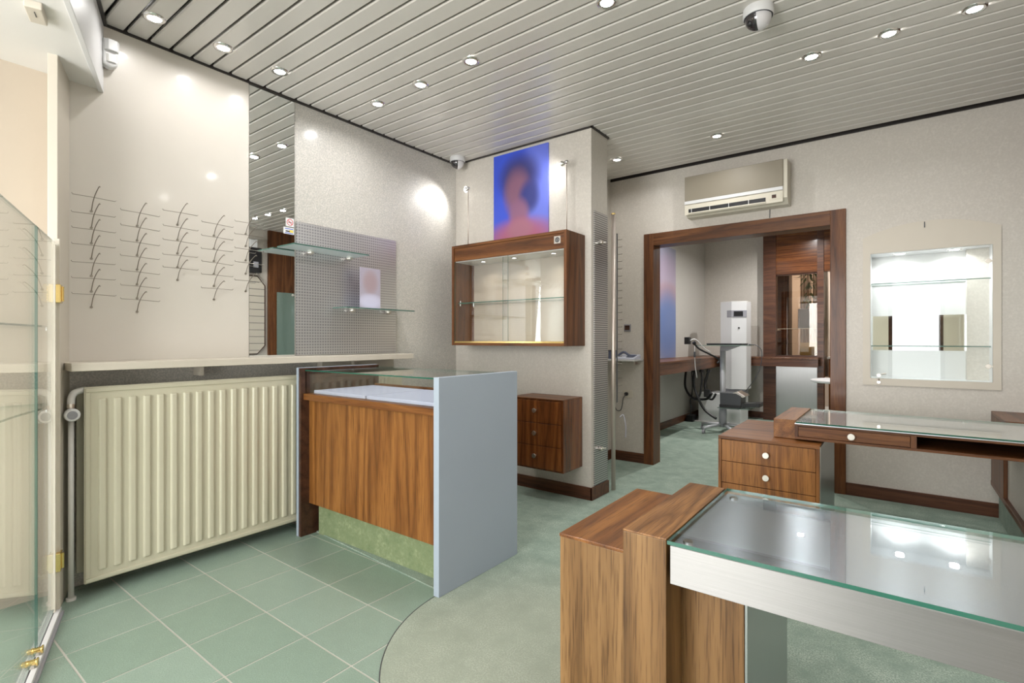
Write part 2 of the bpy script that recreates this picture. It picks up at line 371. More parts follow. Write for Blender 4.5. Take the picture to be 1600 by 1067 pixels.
def copy_tree(o, parent=None):
    c = o.copy(); C.objects.link(c); c.parent = parent
    for ch in [q for q in bpy.data.objects if q.parent == o]: copy_tree(ch, c)
    return c
ORD = ['', 'first', 'second', 'third', 'fourth', 'fifth', 'sixth', 'seventh', 'eighth']

# ------------------------------------------------------------------ room shell
XL, XR, YB, YF, ZC = -3.19, .95, 4.71, -2.2, 2.79
fl = struct('floor', G().box(-3.4, 1.2, -2.4, 10.9, -.12, -.0015), 'grout')
# tiles
T = .3085; x0 = -2.22; y0 = .5265
tb = {}
def tile(xa, xb, ya, yb):
    g = .0035
    key = (round(xb-xa, 4), round(yb-ya, 4))
    if key not in tb:
        w, d = xb-xa-2*g, yb-ya-2*g; q = G().box(-w/2, w/2, -d/2, d/2, -.004, .0)
        me = bpy.data.meshes.new('tile'); q.b.to_mesh(me); q.b.free(); tb[key] = me
        me.materials.append(TILE[0])
    o = bpy.data.objects.new('tile', tb[key]); C.objects.link(o); o.parent = fl; o.location = ((xa+xb)/2, (ya+yb)/2, 0)
    o.material_slots[0].link = 'OBJECT'; o.material_slots[0].material = TILE[random.choice([0, 0, 1, 2])]
for i in range(-4, 8):
    for j in range(-6, 6):
        xa, xb = max(XL, x0+i*T), min(x0+(i+1)*T, XR); ya, yb = y0+j*T, y0+(j+1)*T
        if j == 4: ya, yb = y0+4*T, y0+4*T+.045
        if j == 5 or xb-xa < .02: continue
        if xa > -1.2 and ya > 1.0: continue
        tile(xa, xb, ya, yb)
# carpet
cx, cy, cr = -1.003, 1.7075, .712
pts = [(-2.9, 1.83), (-2.9, 3.38), (-1.8, 3.38)]
arc = [(cx+cr*math.cos(a), cy+cr*math.sin(a)) for a in [math.radians(178+(270-178)*k/28) for k in range(29)]]
poly = [(-3.18, 1.83)]+arc[:]+[(XR, cy-cr), (XR, 4.70), (-.32, 4.70), (-.32, 4.88), (.4, 4.88), (.4, 8.5), (-2.49, 8.5), (-2.49, 4.88), (-1.85, 4.88), (-1.85, 4.70), (-2.29, 4.70), (-2.29, 3.64), (-1.82, 3.64), (-1.82, 3.40), (-3.18, 3.40)]
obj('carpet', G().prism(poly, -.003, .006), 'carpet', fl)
obj('carpet_trim', G().tube([(x, y, .004) for x, y in [(a-(.003), b) for a, b in arc]], .0028, 6), 'dark_grey', fl)

struct('wall_left', G().box(XL-.12, XL, YF, YB, 0, ZC+.1), 'wallpaper_gloss')
struct('wall_back', G().box(-2.3, -1.945, YB, YB+.14, 0, ZC+.1).box(-1.945, -.311, YB, YB+.14, 2.2, ZC+.1)
       .box(-.311, -.157, YB, YB+.14, 0, ZC+.1).box(-.157, .52, YB, YB+.14, 0, .912).box(-.157, .52, YB, YB+.14, 1.847, ZC+.1).box(.52, XR+.1, YB, YB+.14, 0, ZC+.1), 'wallpaper')
struct('wall_right', G().box(XR, XR+.12, YF, YB+.14, 0, ZC+.1), 'wallpaper')
struct('wall_pilaster', G().box(XL, -1.815, 3.39, 3.65, 0, ZC+.1).box(-2.42, -2.3, 3.65, YB+.14, 0, ZC+.1), 'wallpaper')
# shop front behind the camera
struct('wall_front', G().box(XL, -3.0, YF-.12, YF, 0, ZC+.1).box(-.45, -.12, YF-.12, YF, 0, ZC+.1).box(.68, XR, YF-.12, YF, 0, ZC+.1)
       .box(-3.0, .68, YF-.12, YF, 2.45, ZC+.1).box(-3.0, -.45, YF-.12, YF, 0, .25), 'cream')
w1 = tag(obj('window_1', G().box(-3.0, -2.95, YF-.1, YF-.04, .25, 2.45).box(-.50, -.45, YF-.1, YF-.04, .25, 2.45).box(-2.95, -.50, YF-.1, YF-.04, .25, .3).box(-2.95, -.50, YF-.1, YF-.04, 2.4, 2.45).box(-1.64, -1.59, YF-.1, YF-.04, .3, 2.4), 'dark_wood', loc=(-1.6, YF, .25)), kind='structure')
obj('pane', G().box(-2.95, -1.64, YF-.075, YF-.067, .3, 2.4), 'glass', w1); obj('pane', G().box(-1.59, -.50, YF-.075, YF-.067, .3, 2.4), 'glass', w1)
d1 = tag(obj('door_1', G().box(-.12, -.06, YF-.1, YF-.04, 0, 2.45).box(.62, .68, YF-.1, YF-.04, 0, 2.45).box(-.06, .62, YF-.1, YF-.04, 2.38, 2.45).box(-.06, .62, YF-.1, YF-.04, .01, .12), 'dark_wood', loc=(.28, YF, 0)), kind='structure')
obj('pane', G().box(-.06, .62, YF-.075, YF-.067, .12, 2.38), 'glass', d1)
# back room shell
struct('wall_back_room_left', G().box(-2.62, -2.5, YB+.14, 8.7, 0, ZC+.1), 'wallpaper_gloss')
struct('wall_back_room_back', G().box(-2.5, -1.6, 8.55, 8.7, 0, ZC+.1), 'wallpaper')
struct('wall_back_room_right', G().box(.4, .52, YB+.14, 10.8, 0, ZC+.1), 'wallpaper')
struct('wall_far', G().box(-3.0, .52, 10.8, 10.9, 0, ZC+.1).box(-3.1, -3.0, 8.7, 10.8, 0, ZC+.1), 'beige')
# ceilings
ce = struct('ceiling', G().box(XL-.1, XR+.1, YF-.1, YB+.1, ZC+.035, ZC+.12), 'void')
struct('ceiling_back_room', G().box(-3.1, .55, YB+.14, 10.9, ZC, ZC+.1), 'soffit')
SP = .1037; ys = .9+SP*.0
prof = [(.0125, .03), (.006, .006), (.011, .0), (SP-.012, .0), (SP-.007, .006), (SP-.002, .03)]
q = G()
for (a, za), (b2, zb) in zip(prof, prof[1:]):
    vs = [q.b.verts.new(c) for c in [(XL+.012, a, za), (XR-.01, a, za), (XR-.01, b2, zb), (XL+.012, b2, zb)]]
    q.b.faces.new(vs)
bmesh.ops.remove_doubles(q.b, verts=q.b.verts, dist=1e-5)
sme = bpy.data.meshes.new('slat'); q.b.to_mesh(sme); q.b.free(); sme.materials.append(M['slat'])
q = G()
for (a, za), (b2, zb) in zip(prof, prof[1:]):
    vs = [q.b.verts.new(c) for c in [(-1.812, a, za), (XR-.01, a, za), (XR-.01, b2, zb), (-1.812, b2, zb)]]
    q.b.faces.new(vs)
bmesh.ops.remove_doubles(q.b, verts=q.b.verts, dist=1e-5)
sme2 = bpy.data.meshes.new('slat'); q.b.to_mesh(sme2); q.b.free(); sme2.materials.append(M['slat'])
for k in range(-29, 37):
    y = .902+k*SP
    if y+SP > YB+.02: break
    o = bpy.data.objects.new('slat', sme2 if 3.33 < y < 3.62 else sme); C.objects.link(o); o.parent = ce; o.location = (0, y, ZC)
# dark edge angles where ceiling meets walls
struct('trim_1', G().box(XL, XL+.016, .8, 3.39, ZC-.012, ZC+.03), 'angle')
struct('trim_2', G().box(XL, -1.80, 3.376, 3.39, ZC-.010, ZC+.03).box(-1.815, -1.801, 3.376, 3.66, ZC-.010, ZC+.03), 'angle')
struct('trim_3', G().box(-2.3, XR, YB-.012, YB, ZC-.002, ZC+.03), 'angle')
# soffit over the shop window, slanted
fx = lambda x: .815-(x+3.19)*.385
def fpt(x, off=0): return (x, fx(x)+off)
so = struct('trim_4', G().prism([fpt(XL, -.02), fpt(.94, -.02), (.94, YF+.01), (XL, YF+.01)], 2.45, ZC+.03), 'soffit')
struct('trim_5', G().prism([fpt(XL, 0), fpt(.94, 0), fpt(.94, -.022), fpt(XL, -.022)], 2.44, ZC+.03), 'white', .002)
struct('trim_6', G().prism([fpt(XL+.02, .016), fpt(.94, .016), fpt(.94, 0), fpt(XL+.02, 0)], ZC-.012, ZC+.03), 'angle')
# baseboards
struct('baseboard_back', G().box(-2.29, -1.945, YB-.016, YB, .006, .10).box(-.311, .55, YB-.016, YB, .006, .10), 'base', .003)
struct('baseboard_pilaster', G().box(XL, -1.80, 3.374, 3.39, .006, .10).box(-1.815, -1.799, 3.374, 3.655, .006, .10), 'base', .003)
struct('baseboard_recess', G().box(-2.3, -2.284, 3.65, YB, .006, .10), 'base_y', .003)
struct('baseboard_back_room', G().box(-2.5, -2.484, 4.86, 8.55, .006, .10).box(-2.48, -1.6, 8.534, 8.55, .006, .10), 'base_y', .003)

# left post board at the end of the shop window
u = Vector((-.25, .0962, 0)).normalized(); nrm = Vector((u.y, -u.x, 0))*-1
def slant_box(p, q, th, z0, z1, side=1):
    p = Vector((*p, 0)); q = Vector((*q, 0)); d = (q-p).normalized(); n = Vector((-d.y, d.x, 0))*th*side
    return G().prism([(p.x, p.y), (q.x, q.y), (q.x+n.x, q.y+n.y), (p.x+n.x, p.y+n.y)], z0, z1)
struct('trim_7', slant_box((-2.94, .588), (XL, .682), .034, 0, 2.452, 1), 'cream', .002)

# cream gloss panel on the left wall
struct('trim_8', G().box(XL, XL+.008, .66, 1.532, 1.095, ZC-.012), 'cream_gloss', .001)
struct('trim_9', G().box(XL, XL+.006, YF, .64, 0, 2.45), 'display_back')
M['mirror_edge'] = M['chrome']
mir = tag(obj('wall_mirror', G().box(XL, XL+.005, 1.536, 1.832, 1.096, ZC-.012), 'mirror', loc=(XL, 1.68, 1.1)), 'tall narrow mirror strip from ledge to ceiling between cream panel and wallpaper', 'mirror')
# door frame
fr = struct('door_2', G().box(-1.945, -1.85, YB-.02, YB+.16, 0, 2.215).box(-.415, -.311, YB-.02, YB+.16, 0, 2.215), 'brown', .003, loc=(-1.1, YB, 0))
obj('lintel', G().box(-1.851, -.414, YB-.0195, YB+.1595, 2.10, 2.2145), 'brown_x', fr, .002)

# ------------------------------------------------------------------ downlights
def downlight(x, y, label, z=ZC, group='recessed ceiling downlights', pw=1):
    t = thing('downlight', (x, y, z), label, 'downlight', group)
    obj('trim_ring', G().lathe((x, y, z), [(.030, -.004), (.034, -.009), (.046, -.007), (.050, .001)], 24), 'chrome', t, sm=True)
    obj('lens', G().lathe((x, y, z), [(.0005, -.0045), (.031, -.0045), (.031, .02)], 24), 'lamp', t)
    a = area('downlight_beam', (x, y, z-.012), (0, 0, 0), .06, .06, DOWN_POWER*pw, (1, .98, .96), 'DISK', math.radians(160))
    return t
DL = [(-2.927, .949, 'downlight nearest the corner motion sensor, left ceiling row'), (-2.922, 1.27, 'middle downlight of the row above the cream hook panel'), (-2.913, 1.583, 'downlight right above the tall mirror strip'),
      (-2.789, 2.198, 'downlight of the middle row nearest the left wall'), (-2.366, 2.193, 'second downlight from the left wall in the middle row'), (-1.936, 2.181, 'third downlight from the left wall in the middle row'),
      (-1.088, 2.185, 'downlight cut by the top edge of the photo'), (-1.117, 4.132, 'downlight above the left end of the air conditioner'), (-1.966, 4.145, 'small downlight just behind the pilaster corner'),
      (-.38, 3.295, 'downlight right of the ceiling dome camera, leftmost of three'), (-.031, 3.289, 'middle downlight of the three at upper right'), (.3, 3.289, 'rightmost downlight near the upper right corner'),
      (.1, 2.185, 'downlight above the front desk outside the frame'), (.55, 1.2, 'downlight by the right wall outside the frame'), (-1.2, .6, 'downlight above the tiled entrance outside the frame'), (-.3, .9, 'added fill downlight above the camera side of the front desk'), (.5, .3, 'added fill downlight in the near right corner outside the frame')]  # last two entries are unseen lamps added as fill
for x, y, l in DL: downlight(x, y, l, pw=.38 if x < -2.9 else 1)
for k, (x, y) in enumerate([(-1.7, 6.2), (-1.0, 7.6)]):  # unseen lamps added to light the back room
    downlight(x, y, ['added unseen back room downlight above the instrument trolley', 'added unseen back room downlight near the bronze glass hatch'][k], ZC-.0, 'added back room downlights', 8)
area('far_room_fill', (-1.2, 9.9, 2.7), (0, 0, 0), 1.5, .8, 30, (1, .97, .93))  # unseen fill lamp added for the room behind the hatch

# ------------------------------------------------------------------ dome cameras
def dome(x, y, r, label, ang):
    t = thing('dome_camera', (x, y, ZC), label, 'security camera', 'ceiling dome cameras')
    obj('housing', G().lathe((x, y, ZC), [(r*.98, .004), (r, -.01), (r, -r*.55), (r*.93, -r*.62), (r*.80, -r*.64)], 32), 'white', t, sm=True)
    obj('seam', G().lathe((x, y, ZC), [(r*.93, -r*.615), (r*.95, -r*.635), (r*.90, -r*.655), (r*.85, -r*.64)], 32), 'dark_grey', t, sm=True)
    pr_ = [(r*.86*math.cos(a), -r*.64-r*.86*math.sin(a)) for a in [math.pi/2*k/10 for k in range(11)]]
    obj('dome', G().lathe((x, y, ZC), pr_, 32), 'chrome_white' if 'chrome_white' in M else 'white', t, sm=True)
    pr2 = [(p*1.015, h-.0006) for p, h in pr_]
    obj('window', G().lathe((x, y, ZC), pr2, 14, 'Z', ang-1.0, ang+.55), 'smoke', t, sm=True)
    obj('lens', G().sphere((x+r*.63*math.cos(ang-.2), y+r*.63*math.sin(ang-.2), ZC-r*1.1), r*.24, n=12), 'black', t, sm=True)
M['chrome_white'] = plain('dome_plastic', srgb(206, 204, 206), .18, 0, 0, 0, .02, .6)
M['smoke'] = plain('smoke_plastic', srgb(46, 42, 44), .08, 0, 0, 0, .02, 1)
dome(-.53, 2.67, .068, 'white ceiling dome camera at upper right, near the row of three downlights', math.radians(-120))
dome(-3.06, 3.27, .066, 'white dome camera in the ceiling corner left of the blue poster', math.radians(-75))

# motion sensor
t = thing('motion_sensor', (-3.15, .83, 2.56), 'white motion sensor high in the corner beside the slanted soffit', 'sensor')
obj('body', G().prism_x([(.797, 2.70), (.865, 2.70), (.865, 2.62), (.858, 2.575), (.83, 2.56), (.797, 2.575)], XL+.01, XL+.06), 'white', t, .008)
obj('cover', G().prism([(XL+.06, .80), (XL+.075, .815), (XL+.075, .85), (XL+.06, .863)], 2.64, 2.695), 'white', t, .003)
obj('lens', G().prism([(XL+.06, .808), (XL+.068, .818), (XL+.068, .846), (XL+.06, .855)], 2.585, 2.625), 'pipe', t, .002)
# junction box under soffit
t = thing('detector_box', (-2.60, .475, 2.45), 'small cream box screwed under the soffit at the top left corner', 'sensor')
obj('body', slant_box((-2.645, .50), (-2.53, .462), .052, 2.422, 2.45, -1), 'cream', t, .004)
obj('slot', slant_box((-2.60, .46), (-2.565, .448), .003, 2.4205, 2.424, -1), 'dark_grey', t)

# ------------------------------------------------------------------ window ledge on left wall
t = thing('wall_ledge', (-3.1, 1.6, 1.06), 'long cream ledge along the left wall above the radiator', 'shelf')
obj('board', G().box(XL, -2.94, .635, 2.655, 1.058, 1.095), 'cream', t, .002)
obj('bracket', G().box(XL, -3.10, 1.225, 1.245, 1.0, 1.058), 'cream', t, .001); obj('bracket', G().box(XL, -3.10, 2.235, 2.255, 1.0, 1.058), 'cream', t, .001)
obj('end_cleat', G().box(XL, -3.13, 2.0, 2.62, .99, 1.058), 'cream', t, .001)

# ------------------------------------------------------------------ radiator
t = thing('radiator', (-3.05, 1.6, .063), 'large cream panel radiator with vertical ribs under the ledge', 'radiator')
Y0, Y1 = .694, 2.6
obj('front_panel', G().box(-3.018, -3.004, Y0, Y1, .063, .981), 'radiator', t, .006)
rm = G().box(-.010, .010, -.021, .021, -.412, .405)
for v in rm.b.verts:
    if v.co.x > 0: v.co.y *= .6; v.co.z *= .985
me = bpy.data.meshes.new('rib'); rm.b.to_mesh(me); rm.b.free(); me.materials.append(M['radiator'])
k = 0
while Y0+.068+k*.0600 < Y1-.05:
    o = bpy.data.objects.new('rib', me); C.objects.link(o); o.parent = t
    o.location = Vector((-3.004, Y0+.068+k*.0600, .522))-t.location; k += 1
    b = o.modifiers.new('bevel', 'BEVEL'); b.width = .005; b.segments = 2
obj('rim', G().box(-3.006, -2.998, Y0+.004, Y1, .955, .975).box(-3.006, -2.998, Y0+.004, Y1, .07, .088).box(-3.006, -2.998, Y0+.004, Y0+.022, .088, .955), 'radiator', t, .003)
obj('back_panel', G().box(-3.12, -3.106, Y0-.005, Y1, .09, .96), 'radiator', t, .004)
obj('fin', G().box(-3.106, -3.02, Y0+.02, Y1-.02, .12, .95), 'rad_dark', t)
pp = smooth([(-3.04, .655, -.0), (-3.04, .655, .5), (-3.04, .655, .84)], 2)
t = thing('radiator_pipe', (-3.04, .655, 0), 'white heating pipe rising beside the left edge of the radiator', 'pipe')
obj('pipe', G().tube([(-3.04, .655, .0), (-3.04, .655, .85)], .0115, 12), 'pipe', t, sm=True)
obj('elbow', G().tube(smooth([(-3.04, .655, .90), (-3.04, .656, .93), (-3.04, .668, .955), (-3.04, .695, .965), (-3.04, .71, .965)], 5), .015, 14), 'pipe', t, sm=True)
obj('nut', G().cyl((-3.04, .655, .835), (-3.04, .655, .85), .016, n=6), 'nickel', t); obj('nut', G().cyl((-3.04, .655, .885), (-3.04, .655, .905), .017, n=12), 'nickel', t)
obj('floor_collar', G().cyl((-3.04, .655, 0), (-3.04, .655, .012), .019), 'pipe', t, sm=False)
d = Vector((.92, -.12, .0)).normalized(); c0 = Vector((-3.04, .655, .858))
v = obj('thermostat_knob', G().cyl(c0, c0+d*.05, .026, .030, 28).cyl(c0+d*.05, c0+d*.058, .030, .026, 28), 'white', t, .002)
obj('dial', G().cyl(c0+d*.058, c0+d*.060, .019, .018, 28), 'grey_plastic', v)

# ------------------------------------------------------------------ wire eyewear hooks
hx = XL+.008
g = G().tube(smooth([(0, 0, 0), (.012, 0, .018), (.03, .0, .045), (.07, 0, .075), (.125, 0, .098), (.14, 0, .094)], 4), .0022, 6)
mesh_stem = bpy.data.meshes.new('stem'); g.b.to_mesh(mesh_stem); g.b.free(); mesh_stem.materials.append(M['wire']); mesh_stem.shade_smooth()
g = G().tube([(.047, -.086, .066), (.047, -.083, .059), (.047, 0, .0605), (.047, .083, .059), (.047, .088, .064)], .0017, 6)
mesh_bar = bpy.data.meshes.new('crossbar'); g.b.to_mesh(mesh_bar); g.b.free(); mesh_bar.materials.append(M['wire']); mesh_bar.shade_smooth()
g = G().cyl((-.0, 0, 0), (.004, 0, 0), .006, n=10)
mesh_foot = bpy.data.meshes.new('foot'); g.b.to_mesh(mesh_foot); g.b.free(); mesh_foot.materials.append(M['wire'])
cols = [(.763, [1.841, 1.758, 1.681, 1.605, 1.523, 1.442, 1.364]), (.953, [1.803, 1.725, 1.65, 1.575, 1.498, 1.424, 1.352]),
        (1.141, [1.839, 1.760, 1.684, 1.608, 1.533]), (1.33, [1.812, 1.738, 1.665, 1.590, 1.515, 1.442]), (1.512, [1.855, 1.775, 1.69, 1.61, 1.50])]
cn = ['leftmost', 'second', 'middle', 'fourth', 'rightmost']
for ci, (y, zs) in enumerate(cols):
    for ri, z in enumerate(zs):
        pos = 'topmost' if ri == 0 else ('lowest' if ri == len(zs)-1 else ORD[ri+1]+' from the top')
        z += -.004+random.uniform(-.003, .003)
        t = thing('eyewear_hook', (hx, y, z), 'wire spectacle hook on the cream panel, %s column, %s' % (cn[ci], pos), 'hook', 'wire spectacle hooks on the cream panel')
        for nm, me in (('stem', mesh_stem), ('crossbar', mesh_bar), ('foot', mesh_foot)):
            o = bpy.data.objects.new(nm, me); C.objects.link(o); o.parent = t
            o.rotation_euler = (random.uniform(-.03, .03) if nm == 'crossbar' else 0, 0, 0)

# stickers on mirror
t = thing('no_smoking_sticker', (XL+.006, 1.80, 1.97), 'white square sticker with a red no smoking sign on the mirror', 'sticker')
obj('sheet', G().box(XL+.005, XL+.0062, 1.772, 1.828, 1.945, 2.0), 'white', t)
obj('ring', G().lathe((XL+.0064, 1.80, 1.9725), [(.018, .0), (.022, .0004), (.022, 0)], 24, 'X'), 'red', t)
g = G().box(XL+.0062, XL+.0068, -.018, .018, -.002, .002); bmesh.ops.rotate(g.b, cent=(0, 0, 0), matrix=Matrix.Rotation(-math.pi/4, 3, 'X'), verts=g.b.verts); bmesh.ops.translate(g.b, vec=(0, 1.80, 1.9725), verts=g.b.verts)
obj('slash', g, 'red', t)
obj('cigarette', G().box(XL+.0062, XL+.0066, 1.787, 1.812, 1.970, 1.974), 'black', t)
t = thing('notice_sticker', (XL+.006, 1.79, 1.915), 'white sticker with blue bars and a yellow patch below the no smoking sign', 'sticker')
obj('sheet', G().box(XL+.005, XL+.0062, 1.756, 1.828, 1.894, 1.938), 'white', t)
obj('bar', G().box(XL+.0062, XL+.0066, 1.766, 1.822, 1.926, 1.931), 'blue', t); obj('bar', G().box(XL+.0062, XL+.0066, 1.766, 1.822, 1.898, 1.903), 'blue', t)
obj('patch', G().box(XL+.0062, XL+.0066, 1.795, 1.822, 1.906, 1.922), 'yellow', t); obj('car', G().box(XL+.0062, XL+.0068, 1.770, 1.798, 1.908, 1.916), 'black', t, .001)

# perforated steel panel and its glass shelves
t = thing('perforated_panel', (XL, 2.26, 1.1), 'perforated grey steel panel on the left wall carrying two glass shelves', 'panel')
obj('sheet', G().box(XL+.004, XL+.016, 1.842, 2.68, 1.098, 1.985), 'perf', t)
def glass_shelf(y0, y1, z, x1, ks, label):
    t = thing('glass_shelf', (XL+.016, (y0+y1)/2, z), label, 'shelf', 'glass shelves on the perforated panel')
    obj('plate', G().box(XL+.03, x1, y0, y1, z-.004, z+.004), 'frost', t, edge='glass_edge_soft')
    for y in ks:
        k = obj('clamp', G().sphere((XL+.05, y, z-.010), .022, (1.3, 1, .8)), 'nickel', t, sm=True)
        obj('clamp_cap', G().sphere((XL+.05, y, z+.006), .012, (1.2, 1, .7)), 'chrome', k, sm=True)
glass_shelf(1.70, 2.26, 1.795, -2.96, (1.92, 2.225), 'upper frosted glass shelf with two round clamps, overlapping the mirror')
glass_shelf(2.10, 2.72, 1.424, -3.0, (2.25, 2.575), 'lower glass shelf on the perforated panel with a picture card on it')
t = thing('picture_card', (-3.09, 2.36, 1.428), 'acrylic card with a blurred portrait standing on the lower glass shelf', 'display card')
obj('sheet', G().box(-3.082, -3.078, 2.27, 2.45, 1.4285, 1.725), 'card', t); obj('foot', G().box(-3.11, -3.05, 2.30, 2.42, 1.4285, 1.433), 'glass', t)

# ------------------------------------------------------------------ left shop-window glass, track and clamps
A = Vector((-2.935, .575)); Bp = Vector((-2.56, .447)); D = (Bp-A).normalized(); E2 = A+D*1.55
t = thing('glass_screen', (-2.75, .51, .04), 'narrow hinged glass leaf fixed to the cream post', 'glass panel')
obj('pane', slant_box(A, Bp, .008, .045, 1.622), 'glass', t, edge='glass_edge_soft')
obj('frame_strip', slant_box(A+D*-.002, A+D*.026, .022, .03, 1.64), 'cream', t, .002)
obj('frame_strip', slant_box(A+D*.034, A+D*.052, .012, .03, 1.61), 'cream', t, .002)
for z in (1.40, .24):
    h = obj('hinge', slant_box(A+D*-.002, A+D*.05, .028, z-.04, z+.04), 'brass', t, .003)
    obj('hinge_pin', G().cyl((A.x+D.x*.02+.012, A.y+D.y*.02+.028, z-.032), (A.x+D.x*.02+.012, A.y+D.y*.02+.028, z+.032), .006), 'brass', h)
t = thing('glass_screen', (-2.0, .26, .04), 'wide clear glass pane of the window display at the left edge', 'glass panel')
obj('pane', slant_box(Bp+D*.004, E2, .008, .045, 1.622), 'glass', t, edge='glass_edge_soft')
t = thing('floor_track', (-2.4, .40, 0), 'white two-groove floor track under the glass panes', 'track')
for o_ in (-.022, .006):
    obj('rail', slant_box(A+D*-.01+Vector((0, o_)), E2+Vector((0, o_)), .018, .0, .026), 'white', t, .002)
obj('bed', slant_box(A+D*-.01+Vector((0, -.03)), E2+Vector((0, -.03)), .062, .0, .012), 'grey_plastic', t)
for k, (s, l) in enumerate([(.40, 'brass glass clamp on the floor track nearest the post'), (.49, 'second brass glass clamp along the floor track')]):
    p = A+D*s
    t = thing('glass_clamp', (p.x, p.y, .026), l, 'clamp', 'brass clamps on the floor track')
    obj('barrel', G().cyl((p.x-.006, p.y-.018, .045), (p.x+.006, p.y+.018, .045), .010, n=16), 'brass', t, .001)
    obj('cap', G().cyl((p.x+.006, p.y+.018, .045), (p.x+.008, p.y+.024, .045), .014, n=16), 'brass', t, .001)
    obj('foot', G().box(p.x-.012, p.x+.012, p.y-.012, p.y+.012, .026, .04), 'nickel', t, .002)
# curved glass shelves in the display
def curved_shelf(z, label):
    P_ = [(XL+.01, .60)]
    for k in range(12):
        s = k/11; p = A+D*(.0+1.1*s); P_.append((p.x-.03-.02*math.sin(math.pi*s), p.y-.035-.06*math.sin(math.pi*s)))
    P_ += [(XL+.01, -.05)]
    t = thing('display_shelf', (-2.9, .3, z), label, 'shelf', 'curved glass shelves of the window display')
    obj('plate', G().prism(P_, z-.004, z+.004), 'glass', t, edge='glass_edge')
    obj('support_pin', G().cyl((-2.98, .56, z-.02), (-2.98, .56, z-.004), .006), 'chrome', t)
curved_shelf(1.26, 'upper curved glass shelf behind the window display glass')
curved_shelf(.90, 'lower curved glass shelf behind the window display glass')

# ------------------------------------------------------------------ display counter
t = thing('display_counter', (-2.3, 2.0, 0), 'oak display counter with glass top case between two grey side panels', 'counter')
obj('side_panel', G().box(-1.725, -1.69, 1.68, 2.292, 0.006, 1.025), 'grey_panel', t, .002, label='grey right side panel')
obj('side_panel', G().box(-2.935, -2.915, 1.70, 2.292, 0, 1.03), 'grey_panel', t, .002, label='grey left side panel')
obj('side_liner', G().box(-2.915, -2.893, 1.705, 2.29, 0, 1.027), 'dark_wood', t, .001)
obj('front_panel', G().box(-2.893, -1.725, 1.76, 1.78, .195, .832), 'oak', t, .001)
obj('ledge', G().box(-2.893, -1.725, 1.722, 2.27, .834, .872), 'oak_x', t, .002)
obj('toe_kick', G().box(-2.86, -1.725, 1.805, 1.825, .0, .195), 'carpet_green', t, label='green carpeted toe kick')
obj('body', G().box(-2.893, -1.725, 1.83, 2.25, .195, .834), 'oak', t)
obj('case_glass_front', G().box(-2.893, -1.727, 1.735, 1.741, .872, 1.010), 'glass', t, edge='glass_edge')
obj('case_glass_top', G().box(-2.893, -1.727, 1.733, 2.27, 1.010, 1.017), 'glass', t, edge='glass_edge')
obj('rear_rail', G().box(-2.893, -1.727, 2.255, 2.27, .872, .90), 'oak_x', t)
obj('case_back_post', G().box(-1.75, -1.727, 2.25, 2.27, .90, 1.01), 'oak', t)
for x0_, x1_, l in ((-2.85, -2.35, 'pale lilac display tray in the counter case, left one'), (-2.335, -1.755, 'pale lilac display tray in the counter case, beside the right side panel')):
    q = thing('display_tray', ((x0_+x1_)/2, 2.0, .872), l, 'tray', 'display trays in the counter case')
    obj('board', G().box(x0_, x1_, 1.765, 2.21, .8725, .892), 'tray', q, .003)

# ------------------------------------------------------------------ wall cabinet on the pilaster wall
t = thing('wall_display_cabinet', (-2.42, 3.25, 1.155), 'oak wall display cabinet with sliding glass doors below the blue poster', 'cabinet')
cx0, cx1, cy0, cy1, cz0, cz1 = -2.985, -1.868, 3.12, 3.388, 1.155, 1.985
obj('side_panel', G().box(cx0, cx0+.022, cy0, cy1, cz0, cz1), 'brown', t, .001); obj('side_panel', G().box(cx1-.022, cx1, cy0, cy1, cz0, cz1), 'brown', t, .001)
obj('top_panel', G().box(cx0+.022, cx1-.022, cy0, cy1, cz1-.02, cz1), 'brown_x', t, .001)
obj('bottom_panel', G().box(cx0+.022, cx1-.022, cy0, cy1, cz0, cz0+.02), 'brown_x', t, .001)
fa = obj('fascia', G().box(cx0+.022, cx1-.022, cy0+.008, cy0+.024, 1.855, cz1-.02), 'brown_x', t, .001)
obj('interior_top', G().box(cx0+.022, cx1-.022, cy0+.024, cy1-.01, 1.850, 1.862), 'white', t)
obj('back_panel', G().box(cx0+.022, cx1-.022, cy1-.01, cy1, cz0+.02, 1.965), 'cabinet_back', t)
obj('door_rail', G().box(cx0+.022, cx1-.022, cy0+.006, cy0+.05, cz0+.02, cz0+.034), 'brass', t, .001)
obj('floor_board', G().box(cx0+.022, cx1-.022, cy0+.05, cy1-.01, cz0+.02, cz0+.030), 'ochre', t)
obj('glass_door', G().box(cx0+.024, -2.40, cy0+.012, cy0+.017, cz0+.034, 1.856), 'glass', t, edge='glass_edge_soft')
obj('glass_door', G().box(-2.46, cx1-.024, cy0+.024, cy0+.029, cz0+.034, 1.856), 'glass', t, edge='glass_edge_soft')
obj('shelf', G().box(cx0+.03, cx1-.03, cy0+.05, cy1-.012, 1.505, 1.512), 'glass', t, edge='glass_edge')
for x in (cx0+.035, cx1-.035):
    for y in (cy0+.07, cy1-.03): obj('shelf_pin', G().cyl((x, y, 1.485), (x, y, 1.53), .004, n=8), 'chrome', t)
for x in (-2.74, -2.42, -2.05):
    s = obj('spotlight', G().lathe((x, cy0+.12, 1.85), [(.016, -.003), (.024, -.003), (.026, .001)], 20), 'chrome', t)
    obj('bulb', G().cyl((x, cy0+.12, 1.8475), (x, cy0+.12, 1.8500), .016, n=20), 'lamp_small', s)
    area('cabinet_lamp', (x, cy0+.12, 1.843), (0, 0, 0), .03, .03, .30, (1, .93, .8), 'DISK', math.radians(130))
b = obj('emblem_plate', G().box(-1.975, -1.92, cy0+.0045, cy0+.0085, 1.893, 1.947), 'chrome', t, .001, label='small silver square plate with a round emblem')
